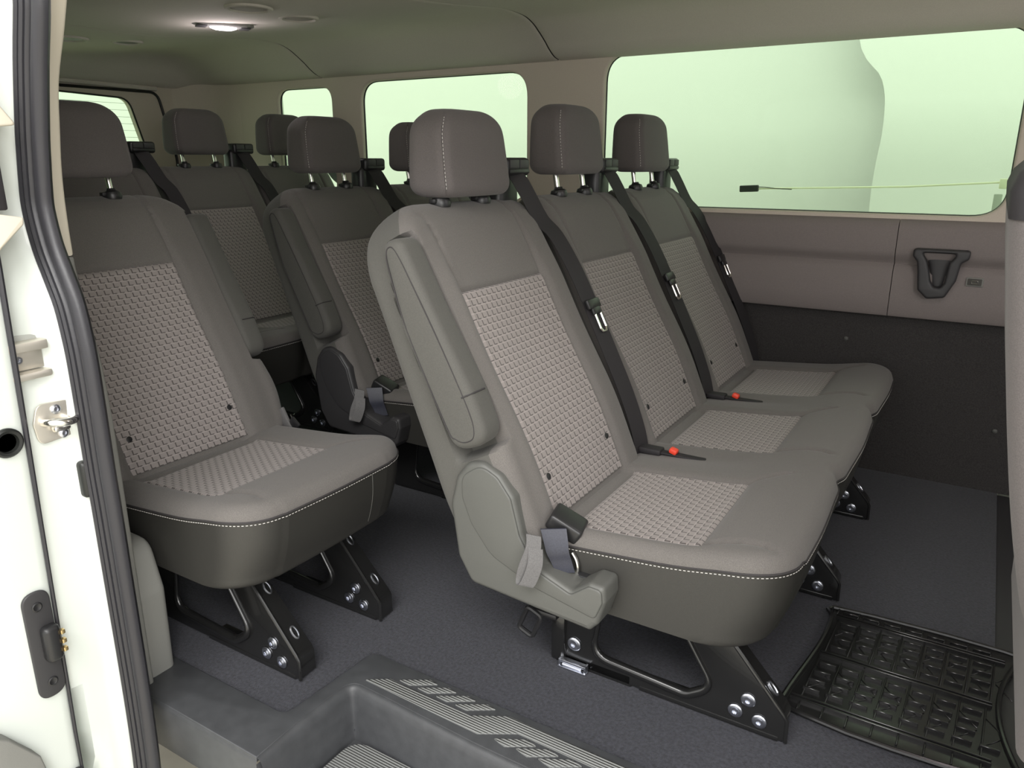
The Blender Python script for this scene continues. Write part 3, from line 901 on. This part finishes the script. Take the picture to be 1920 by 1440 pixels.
# outer skin
mb = MB(); mb.plate([(XR, -.25), (XF, -.25), (XF, 1.30), (XR, 1.30)], .006, XZ(2.575), holes=[rrect(a - .10, b + .10, c - .06, d + .04, r, 10) for a, b, c, d, r in WIN[:1]] + [rrect(-2.80, WIN[1][1] + .09, .73, 1.28, .05, 10)] + [rrect(.18, .97, .80, 1.26, .07, 8)])
struct(obj('wall_left', mb, M['paint']))
for i, (a, b, c, d, r) in enumerate(WIN):
    mb = MB(); mb.plate(rrect(a - .03, b + .03, c - .03, d + .03, r, 10), .004, XZ(2.473))
    w = struct(obj('window_%d' % (i + 1), mb, M['glass']))
    mb = MB(); mb.tube([(x, 2.466, z) for x, z in rrect(a - .002, b + .002, c - .002, d + .002, r, 10)], .0050, 8, closed=True)
    obj('window_gasket', mb, M['gasket'], w)
mb = MB(); mb.plate(rrect(.17, .98, .79, 1.27, .07, 10), .004, XZ(2.545)); struct(obj('window_4', mb, M['glass']))

# cup pocket and usb socket
cup = thing('cup_pocket', 'dark moulded pocket set in the panel under the big side window', 'cup holder', (-.10, 2.43, .57))
mb = MB()
co = [(-.170, .704), (-.030, .704), (-.033, .680), (-.050, .668), (-.056, .620), (-.078, .572), (-.122, .566), (-.147, .590), (-.153, .640), (-.158, .668), (-.170, .682)]
ci = [(-.148, .693), (-.060, .693), (-.079, .668), (-.084, .612), (-.092, .600), (-.108, .600), (-.118, .615), (-.124, .640), (-.134, .672)]
T_ = Matrix.Translation((.10, -2.43, -.57))
mb.plate(rpoly(co, .012, 5), .030, T_ @ XZ(2.418), holes=[rpoly(ci, .008, 5)], bevel=.007, bres=3)
obj('frame', mb, M['dark_plastic'], cup)
mb = MB()
rings = []
for k, (z, hw) in enumerate([(.696, .044), (.66, .028), (.62, .020), (.588, .012)]):
    rings.append([Vector((-.10 + .10 - hw * math.cos(a) - .0, 2.434 + .0 - .006 * math.sin(a) - 2.43, z - .57)) for a in [PI * i / 12 for i in range(13)]])
mb.loft(rings, cap=False, closed=False); obj('pocket_back', mb, M['dark_plastic'], cup)  # shallow pocket; dark colour stands in for the shade of a deeper recess
mb = MB(); mb.box((0, -.018, .024), (.018, .006, .012), .002); obj('pocket_clip', mb, M['strap'], cup)
usb = thing('usb_socket', 'small grey rectangular socket beside the dark wall pocket', 'socket', (-.012, 2.43, .619))
mb = MB(); mb.plate(rrect(-.021, .021, -.012, .012, .004), .006, XZ(-.001), bevel=.0015); obj('bezel', mb, M['trim_grey'], usb)
mb = MB(); mb.plate(rrect(-.017, .017, -.009, .009, .003), .003, XZ(-.0045), bevel=.0008); obj('face', mb, M['fabric_side'], usb)
mb = MB(); mb.tube([(x, -.0065, z) for x, z in rrect(-.007, .007, -.0035, .0035, .0015, 3)], .0009, 6, closed=True); obj('port', mb, M['chrome'], usb)
for (x, z, s_) in ((-.324, .414, 'above the far end of the bench cushion'), (.100, .191, 'low near the front seat')):
    mb = MB(); mb.lathe([(.0065, 0), (.0065, .002), (.004, .004), (.001, .0045)], (0, 0, 0), axis=(0, -1, 0), n=14)
    tag(obj('carpet_clip', mb, M['plastic'], loc=(x, 2.484 + (.25 - z) * .03 , z)), 'small round clip in the black wall carpet ' + s_, 'clip', 'round clips in the wall carpet')
# grab bolts in ledges at far right: dark belt anchor on the pillar
mb = MB(); mb.box((.045, 2.425, 1.13), (.03, .03, .09), .010, seg=3)
tag(obj('belt_anchor', mb, M['black_plastic'], loc=(0, .01, 0)), 'black plastic belt anchor on the pillar at the right end of the big window', 'belt anchor')

# ------------------------------------------------------------------ ceiling
CP = [(.60, 1.235), (.66, 1.262), (.76, 1.295), (.90, 1.318), (1.10, 1.325), (1.376, 1.323), (1.615, 1.323), (1.815, 1.338), (1.968, 1.354), (2.10, 1.366), (2.203, 1.364), (2.262, 1.350), (2.303, 1.330), (2.345, 1.305), (2.375, 1.284), (2.41, 1.266), (2.452, 1.258)]
cpp = [tuple(v.xy) for v in catmull([(a, b, 0) for a, b in CP], 5)]
xs = [1.35, .9, .4, -.1, -.6, -1.1]
for sx in (-1.317, -2.411):
    xs += [sx + .02, sx + .006, sx + .0025, sx, sx - .0025, sx - .006, sx - .02]
    if sx > -2: xs += [-1.5, -1.8, -2.1, -2.3]
xs += [-2.6, -2.8, -3.0, -3.10, -3.14, -3.17, -3.19, -3.205]
xs = sorted(xs, reverse=True); rings = []
for x in xs:
    drop = .020 * sstep(-3.10, -3.20, x)
    sag = 0
    g = max(gauss(x + 1.317, .0018), gauss(x + 2.411, .0018))
    rings.append([Vector((x, y, z + .006 * g + (1.243 - z) * sstep(-3.06, -3.20, x) ** 1.5)) for y, z in cpp])
mb = MB(); mb.loft(rings, cap=False, closed=False)
for q, f in enumerate(mb.f):
    cx = sum(mb.v[i][0] for i in f) / 4
    if min(abs(cx + 1.317), abs(cx + 2.411)) < .0022: mb.mi[q] = 1
struct(obj('ceiling', mb, [M['headliner'], M['thread']], angle=60))
mb = MB(); mb.box((-.93, 1.56, 1.46), (4.6, 2.1, .02)); struct(obj('ceiling', mb, M['paint']))
mb = MB(); mb.box((-.93, 2.53, 1.38), (4.6, .10, .18)); mb.box((-.93, .62, 1.38), (4.6, .08, .18)); struct(obj('ceiling', mb, M['paint']))

def ceil_z(y):
    for (a, za), (b, zb) in zip(cpp[:-1], cpp[1:]):
        if a <= y <= b: return za + (zb - za) * (y - a) / (b - a)
    return 1.33
def speaker(x, y, r, lab, dark=False):
    z = ceil_z(y)
    t = thing('ceiling_speaker', lab, 'speaker', (x, y, z), 'round grilles in the headliner')
    mb = MB(); mb.lathe([(r, .002), (r, -.002), (r * .96, -.005), (r * .84, -.006), (r * .80, -.003), (r * .78, .002)], (0, 0, 0), n=40); obj('rim', mb, M['headliner'], t)
    mb = MB(); mb.lathe([(r * .79, -.001), (r * .6, -.003), (r * .2, -.004), (.001, -.004)], (0, 0, 0), n=40)
    obj('grille', mb, M['grille'] if not dark else M['dark_plastic'], t)
speaker(-1.74, 1.510, .062, 'round grille in the headliner nearest the top edge, closest to the lit lamp')
speaker(-1.772, 1.715, .056, 'round grille in the headliner right of the lit lamp')
speaker(-2.66, 1.550, .062, 'dark round grille in the headliner at far left, beside the door pillar', True)
speaker(-2.64, 1.745, .052, 'dark round grille in the headliner over the rear bench', True)
lamp = thing('dome_lamp', 'lit oval dome lamp glowing pinkish white in the headliner', 'lamp', (-2.03, 1.66, ceil_z(1.66)))
lamp.rotation_euler = (0, 0, math.radians(62))
mb = MB(); mb.lathe([(.09, .003), (.09, -.002), (.084, -.006), (.070, -.008)], (0, 0, 0), n=40, sx=1.0, sy=.36); obj('housing', mb, M['trim_grey'], lamp)
for k in (-1, 1):
    mb = MB(); mb.box((k * .062, 0, -.008), (.030, .040, .004), .004); obj('switch_plate', mb, M['dark_plastic'], lamp)
mb = MB(); mb.lathe([(.040, -.005), (.038, -.011), (.025, -.015), (.004, -.016)], (0, 0, 0), n=30, sx=1, sy=.55); obj('lens', mb, M['lamp'], lamp)
ld = bpy.data.lights.new('lamp_glow', 'POINT'); ld.energy = 1.1; ld.color = (1, .88, .92); ld.shadow_soft_size = .06
lo = bpy.data.objects.new('lamp_glow', ld); COL.objects.link(lo); lo.location = (0, 0, -.05); lo.parent = lamp

fl = bpy.data.objects.new('unseen_fill_lamp', None); COL.objects.link(fl); fl.location = (.22, 1.50, ceil_z(1.50)); fl['kind'] = 'structure'  # unseen second dome lamp, added to brighten the cushions and floor
for ch in lamp.children:
    c = ch.copy(); COL.objects.link(c); c.parent = fl
    if c.type == 'LIGHT': c.data = ch.data.copy(); c.data.energy = 3.5
# ------------------------------------------------------------------ rear wall and doors
mb = MB()
hr_ = [rpoly([(1.63, .62), (2.175, .62), (2.152, .95), (2.088, 1.190), (1.63, 1.206)], [.04, .05, .0, .06, .03], 6),
       rpoly([(.925, .62), (1.47, .62), (1.47, 1.206), (1.012, 1.190), (.948, .95)], [.05, .04, .03, .06, .0], 6)]
mb.plate([(.60, -.05), (2.50, -.05), (2.50, 1.40), (.60, 1.40)], .04, YZ(-3.22), holes=hr_, bevel=.008)
struct(obj('wall_back', mb, M['trim']))
mb = MB()
fo = rpoly([(.84, .10), (2.285, .10), (2.285, .95), (2.225, 1.222), (.875, 1.222), (.84, .95)], [0, 0, .2, .05, .05, .2], 6)
mb.tube([(-3.197, y, z) for y, z in fo], .006, 8, closed=True)
struct(obj('trim_3', mb, M['gasket']))
mb = MB()
mb.tube([(-3.195, y, z + .018) for y, z in [(.9, 1.221), (1.3, 1.223), (1.8, 1.223), (2.22, 1.219)]], .010, 8)
struct(obj('trim_4', mb, M['headliner']))
# corner fill between rear wall and side wall
mb = MB(); pts = [(-3.203, 2.29), (-3.19, 2.32), (-3.15, 2.37), (-3.09, 2.415), (-3.0, 2.438), (-2.90, 2.447)]
pts = [tuple(v.xy) for v in catmull([(a, b, 0) for a, b in pts], 4)]
mb.loft([[Vector((x, y, z)) for x, y in pts] for z in (0, .5, .8, 1.0, 1.22, 1.36)], cap=False, closed=False)
struct(obj('trim_5', mb, M['trim'], angle=60))
for i, h in enumerate(hr_):
    mb = MB(); mb.plate(h, .004, YZ(-3.23)); w = struct(obj('window_%d' % (5 + i), mb, M['glass_rear']))
    mb = MB(); mb.tube([(-3.203, y, z) for y, z in h], .004, 6, closed=True); obj('window_gasket', mb, M['gasket'], w)
    mb = MB()
    ya, yb = (1.64, 2.08) if i == 0 else (1.02, 1.46)
    for k in range(13):
        z = 1.170 - .0275 * k; e = .02 + .0055 * k if i == 0 else 0
        mb.box((-3.226, (ya + yb + e) / 2, z), (.0008, yb - ya + e, .0011))
    obj('defroster_line', mb, M['line'], w, smooth=False)

# ------------------------------------------------------------------ near side wall (rearwards of the opening)
EDGE = [(-1.130, 1.20), (-1.167, 1.12), (-1.203, 1.05), (-1.221, .98), (-1.232, .93), (-1.238, .88), (-1.240, .82), (-1.238, .77), (-1.228, .72), (-1.215, .66), (-1.205, .60), (-1.200, .50), (-1.200, .3), (-1.200, -.02)]
ev = [tuple(v.xy) for v in catmull([(a, b, 0) for a, b in EDGE], 4)]
up_ = [p for p in ev if p[1] >= .795]; lo_ = [p for p in ev if p[1] <= .790]
mb = MB(); mb.plate([(XR, 1.30), (-1.09, 1.30)] + up_ + [(up_[-1][0], .793), (XR, .793)], .050, XZ(.655), holes=[rrect(-2.15, -1.42, .83, 1.22, .07), rrect(-2.75, -2.35, .83, 1.22, .06)], bevel=.006)
struct(obj('wall_right', mb, M['beige']))
mb = MB(); mb.plate([(XR, .791), (lo_[0][0], .791)] + lo_ + [(XR, -.02)], .050, XZ(.655), bevel=.006)
struct(obj('wall_right', mb, M['trim_grey']))
mb = MB()   # bulging lower panel beside the single seat
rings = []
for x, y, z in []: pass
pl = rpoly([(-1.212, -.0), (-1.208, .175), (-1.235, .27), (XR, .30), (XR, 0)], [.0, .03, .04, 0, 0], 6)
mb.plate(pl, .06, XZ(.705), bevel=.015, bres=4)
struct(obj('trim_6', mb, M['trim_grey']))
# glass of the near side windows
for i, (a, b) in enumerate(((-2.18, -1.39), (-2.78, -2.32))):
    mb = MB(); mb.plate(rrect(a, b, .80, 1.25, .07), .004, XZ(.60)); struct(obj('window_%d' % (7 + i), mb, M['glass']))
# outer skin and jamb (white)
mb = MB()
jam = []
def jx(z): # inner edge of the jamb follows the seal
    for (xa, za), (xb, zb) in zip(SEAL[:-1], SEAL[1:]):
        if zb <= z <= za: return xb + (xa - xb) * (z - zb) / max(za - zb, 1e-6)
    return SEAL[0][0] if z > SEAL[0][1] else SEAL[-1][0]
SEAL = [(-1.05, 1.26), (-1.085, 1.225), (-1.115, 1.185), (-1.114, 1.144), (-1.141, 1.067), (-1.166, .983), (-1.176, .940), (-1.183, .905), (-1.187, .870), (-1.179, .820), (-1.163, .779), (-1.146, .735), (-1.138, .685), (-1.135, .64), (-1.135, .558), (-1.136, .468), (-1.135, .404), (-1.135, .297), (-1.135, .197), (-1.135, .091), (-1.137, -.02), (-1.142, -.115), (-1.155, -.20)]
zs = [1.30, 1.25, 1.2, 1.15, 1.10, 1.05, 1.0, .95, .90, .86, .82, .78, .74, .70, .66, .62, .59, .55, .48, .40, .36, .33, .30, .27, .24, .20, .17, .14, .10, .0, -.05, -.10, -.16, -.20, -.25, -.30]
rings = []
for z in zs:
    x = jx(z); lat = .018 * gauss(z - .655, .035)
    yo_ = .500 + .060 * sstep(.32, -.25, z)
    r_ = [(x - .012, .629), (x - .020, .617), (x - .030, .607), (x - .036 - lat * .2, .596), (x - .040 - lat, .575), (x - .041 - lat, .560), (x - .043 - lat, .545), (x - .046, .528), (x - .055, .510), (x - .075, .500), (x - .12, .500)]
    if z < .05:
        g = sstep(.10, -.25, z) if False else 0
    if z < .34: r_ = [(a, b) if b > yo_ else (min(a, x - .05) - .10 * sstep(yo_, yo_ - .02, b), max(b, yo_ - .006)) for a, b in r_]
    rings.append([Vector((a, b, z)) for a, b in r_])
mb.loft(rings, cap=False, closed=False)
pil = struct(obj('trim_7', mb, M['paint']))
mb = MB(); mb.plate([(XR, -.30), (-1.22, -.30), (-1.22, .6), (-1.26, 1.0), (-1.19, 1.30), (XR, 1.30)], .006, XZ(.502), holes=[rrect(-2.18, -1.39, .80, 1.25, .07), rrect(-2.78, -2.32, .80, 1.25, .07)])
struct(obj('wall_right', mb, M['paint']))
# sill below the step
mb = MB(); mb.box((-.2, .60, -.28), (2.1, .10, .10), .02); struct(obj('trim_8', mb, M['paint']))
# front part of the near side, kept clear of the door opening
mb = MB(); mb.plate([(.42, -.25), (XF, -.25), (XF, 1.30), (.30, 1.30)], .05, XZ(.62), holes=[rrect(.52, 1.2, .78, 1.22, .07)]); struct(obj('wall_right', mb, M['paint']))
mb = MB(); mb.plate([(.60, -.05), (2.50, -.05), (2.50, 1.40), (.60, 1.40)], .04, YZ(1.37), holes=[rrect(.75, 2.35, .75, 1.25, .08)]); struct(obj('wall_front', mb, M['trim_grey']))

# rubber seal round the opening ---------------------------------------------
sp = catmull([(a, b, 0) for a, b in SEAL], 4)
sec = [(-.0265, .606), (-.0262, .5985), (-.022, .5970), (-.0185, .600), (-.0178, .6065), (-.0165, .6065), (-.0155, .6000), (-.0125, .5990), (-.0095, .602), (-.0088, .6095), (-.0074, .6095), (-.0064, .6030), (-.0038, .6025), (-.0014, .6055),
       (-.0006, .6115), (.0010, .6115), (.004, .6055), (.009, .6060), (.014, .6095), (.0170, .6150), (.0170, .6210), (.012, .6270), (.0, .632), (-.0265, .620)]
rings = []
for i, p in enumerate(sp):
    t = (sp[min(i + 1, len(sp) - 1)] - sp[max(i - 1, 0)]).normalized(); n = Vector((-t.y, t.x, 0))
    if n.x < 0: n = -n
    rings.append([Vector((p.x + n.x * a, b, p.y + n.y * a)) for a, b in sec])
mb = MB(); mb.loft(rings)
tag(obj('door_seal', mb, M['rubber'], angle=35), 'long black ribbed rubber seal curving down the white door pillar', 'door seal')

# striker and pillar hardware ------------------------------------------------
st = thing('door_striker', 'shiny steel latch striker plate bolted to the white pillar', 'striker', (-1.176, .576, .525))
mb = MB(); mb.plate(rpoly([(-.031, .0), (.029, .004), (.034, .034), (.029, .060), (-.026, .063), (-.035, .034)], .014, 6), .004, YZ(.002), bevel=.0012); obj('plate', mb, M['pale_steel'], st)
mb = MB(); mb.tube(catmull([(.004, -.020, .034), (.022, -.016, .036), (.030, .0, .034), (.022, .016, .032), (.004, .020, .030)], 6), .0062, 10); mb.box((.012, 0, .022), (.012, .026, .010), .004); obj('loop', mb, M['chrome'], st)
for (y, z) in ((.0, .050), (.006, .010)):
    mb = MB(); mb.lathe([(.0075, 0), (.0075, .003), (.005, .005), (.003, .005), (.0025, .003)], (.003, y, z), axis=(1, 0, 0), n=18); obj('screw', mb, M['zinc'], st)
gd = thing('latch_guide', 'steel channel guide recessed in the white pillar above the striker', 'door guide', (-1.196, .555, .655))
mb = MB(); mb.plate(rrect(-.035, .040, -.037, .037, .006), .004, YZ(.004), bevel=.001); obj('housing', mb, M['grey_post'], gd)
mb = MB(); mb.box((.014, -.004, .022), (.022, .062, .014), .002); mb.box((.014, -.004, -.022), (.022, .064, .012), .004); mb.box((.008, -.004, .0), (.003, .056, .030), .001); obj('rail', mb, M['pale_steel'], gd)
mb = MB(); mb.lathe([(.0055, 0), (.0055, .003), (.003, .003), (.0025, .001)], (.010, -.012, .002), axis=(1, 0, 0), n=14); obj('screw', mb, M['zinc'], gd)
mb = MB(); mb.box((-1.168, .604, .452), (.02, .024, .062), .007, seg=3)
tag(obj('rubber_bumper', mb, M['gasket']), 'small black rubber bumper tucked behind the door seal below the striker', 'bumper')

# sliding door, slid back along the outside -----------------------------------
dr = bpy.data.objects.new('door_1', None); COL.objects.link(dr); dr.location = (-1.6, .45, -.25); dr['kind'] = 'structure'
mb = MB()
de = [(-1.172, .385), (-1.170, .40), (-1.170, .478), (-1.173, .492), (-1.180, .502), (-1.195, .510)]
rings = []
for z in (-.30, -.2, -.1, 0, .1, .2, .3, .35, .5, .7, .797, .9, 1.1, 1.30):
    y = .519 + .018 * min(1, max(0, z / .8)); 
    rings.append([Vector((x, yy, z)) - dr.location for x, yy in [(-1.185, .36), (-1.172, .372), (-1.170, .385), (-1.170, y - .018), (-1.171, y - .008), (-1.174, y - .004), (-1.182, y - .003), (-2.4, y - .012), (-2.4, .36)]])
mb.loft(rings); obj('door_shell', mb, M['paint'], dr)
mb = MB()
mb.tube([Vector((-1.168 , .519 + .018 * min(1, max(0, z / .8)) - .004, z)) - dr.location for z in (-.29, -.12, .03, .2, .4, .6, .797, 1.0)], [.0012, .0022, .003, .0032, .0034, .0042, .0045, .0045], 8)
obj('edge_strip', mb, M['rubber'], dr)
def D(p): return Vector(p) - dr.location
mb = MB()
mb.plate(rrect(.474, .515, .116, .303, .0203, 10), .006, Matrix.Translation(-dr.location) @ YZ(-1.167), bevel=.002)
obj('contact_plate', mb, M['dark_plastic'], dr)
mb = MB(); mb.box(D((-1.158, .503, .212)), (.022, .026, .062), .008, seg=3); cb = obj('contact_block', mb, M['black_plastic'], dr)
for z in (.228, .212, .197):
    mb = MB(); mb.box(D((-1.149, .516, z)), (.008, .007, .007), .001); obj('contact_pin', mb, M['gold'], cb)
for (y, z) in ((.494, .278), (.496, .143)):
    mb = MB(); mb.lathe([(.008, 0), (.008, .001), (.006, .002), (.003, .0005)], D((-1.164, y, z)), axis=(1, 0, 0), n=16); obj('screw', mb, M['black_plastic'], dr)
mb = MB(); mb.lathe([(.022, 0), (.022, .004), (.019, .007), (.015, .006), (.013, -.002), (.004, -.004)], D((-1.170, .500, .545)), axis=(1, 0, 0), n=28); obj('rubber_stop', mb, M['gasket'], dr)
mb = MB(); mb.plate(rpoly([(.36, -.1), (.36, .150), (.413, .101), (.449, .044), (.456, .0), (.456, -.1)], .003, 3), .03, Matrix.Translation(-dr.location) @ YZ(-1.155), bevel=.003)
obj('door_step_cap', mb, M['trim_grey'], dr)
mb = MB()
mb.plate(rpoly([(.52, 1.06), (.565, 1.012), (.584, .985), (.52, .978)], .004, 3), .02, Matrix.Translation(-dr.location) @ YZ(-1.165), bevel=.003); obj('trim_bracket', mb, M['beige'], dr)
mb = MB(); mb.plate(rpoly([(.52, .872), (.572, .862), (.570, .852), (.536, .822), (.52, .80)], .004, 3), .02, Matrix.Translation(-dr.location) @ YZ(-1.165), bevel=.003)
obj('trim_bracket', mb, M['beige'], dr)
mb = MB(); mb.box(D((-1.168, .545, .925)), (.012, .024, .105), .003); mb.box(D((-1.168, .552, 1.088)), (.012, .012, .012), .003); obj('handle_edge', mb, M['belt'], dr)

mb = MB(); mb.box(D((-1.166, .503, -.062)), (.016, .024, .050), .007, seg=3); obj('lower_bumper', mb, M['dark_plastic'], dr)

# ------------------------------------------------------------------ outside
mb = MB()
mb.box((0, 0, -.66), (16, 16, .04)); struct(obj('ground', mb, M['studio_floor']))
mb = MB(); mb.box((-3, 4.6, 1.3), (14, .05, 4)); struct(obj('backdrop', mb, M['studio']))
# nearer booth panel with a curved edge
mb = MB()
ce = [(-.52, -.66), (-.50, .4), (-.505, .83), (-.490, 1.10), (-.519, 1.29), (-.646, 1.504), (-.7, 2.2), (-.9, 3.2)]
mb.plate([tuple(v.xy) for v in catmull([(a, b, 0) for a, b in ce], 5)] + [(4, 3.2), (4, -.66)], .03, XZ(4.1), bevel=0)
struct(obj('backdrop', mb, M['studio']))
bar = thing('boom_stand', 'pale thin bar with a black device on its end, outside the big window', 'stand', (.02, 3.2, -.64))
mb = MB(); mb.tube([(-.84, 0, 1.468), (-.3, 0, 1.485), (0, 0, 1.505)], .0035, 8); obj('boom', mb, M['pale_bar'], bar)
mb = MB(); mb.box((-.866, -.004, 1.468), (.074, .02, .026), .004, rot=Matrix.Rotation(-.05, 4, 'Y')); obj('device', mb, M['black_plastic'], bar)
mb = MB(); mb.tube([(-.83, -.006, 1.475), (-.80, -.006, 1.474), (-.76, -.006, 1.470), (-.70, -.006, 1.468)], .0018, 6); obj('cable', mb, M['black_plastic'], bar)
mb = MB(); mb.box((.0, 0, 1.50), (.026, .026, .034), .003); obj('clamp', mb, M['pale_bar'], bar)
mb = MB(); mb.box((-.01, 0, .735), (.026, .02, 1.46), .003); mb.box((0, 0, .01), (.5, .4, .02), .005); obj('post', mb, M['grey_post'], bar)

# ------------------------------------------------------------------ light, world, camera
w = bpy.data.worlds.new('studio_world'); scene.world = w; w.use_nodes = True
bg = w.node_tree.nodes['Background']; bg.inputs[0].default_value = (1, .99, .975, 1); bg.inputs[1].default_value = 1.92
def area(name, loc, rot, size, e, col=(1, 1, 1)):
    l = bpy.data.lights.new(name, 'AREA'); l.shape = 'RECTANGLE'; l.size, l.size_y = size; l.energy = e; l.color = col
    o = bpy.data.objects.new(name, l); COL.objects.link(o); o.location = loc; o.rotation_euler = rot; return o
def aim(loc, tgt): return (Vector(tgt) - Vector(loc)).to_track_quat('-Z', 'Y').to_euler()
area('booth_light', (.0, -1.0, 2.45), aim((.0, -1.0, 2.45), (-.6, 1.4, .35)), (2.2, .8), 85, (1, .98, .95))
area('booth_light', (2.0, -1.3, 1.7), aim((2.0, -1.3, 1.7), (-1.1, 1.1, .5)), (1.6, 1.4), 55, (1, .98, .95))

cam = bpy.data.cameras.new('camera'); co_ = bpy.data.objects.new('camera', cam); COL.objects.link(co_)
cam.sensor_width = 36; cam.lens = 36 * 1430 / 1920; cam.clip_start = .02
YAW = math.radians(31.6); P_ = math.radians(16.4)
co_.location = (0, 0, .94); co_.rotation_euler = (PI / 2 - P_, 0, YAW)
scene.camera = co_
scene.view_settings.view_transform = 'Standard'; scene.view_settings.look = 'None'
scene.view_settings.exposure = 0.; scene.view_settings.gamma = 1
scene.view_settings.use_curve_mapping = False
scene.cycles.use_denoising = True
scene.cycles.max_bounces = 8; scene.cycles.diffuse_bounces = 4; scene.cycles.use_adaptive_sampling = True; scene.cycles.adaptive_threshold = .02; scene.cycles.transparent_max_bounces = 12
scene.cycles.sample_clamp_indirect = 4
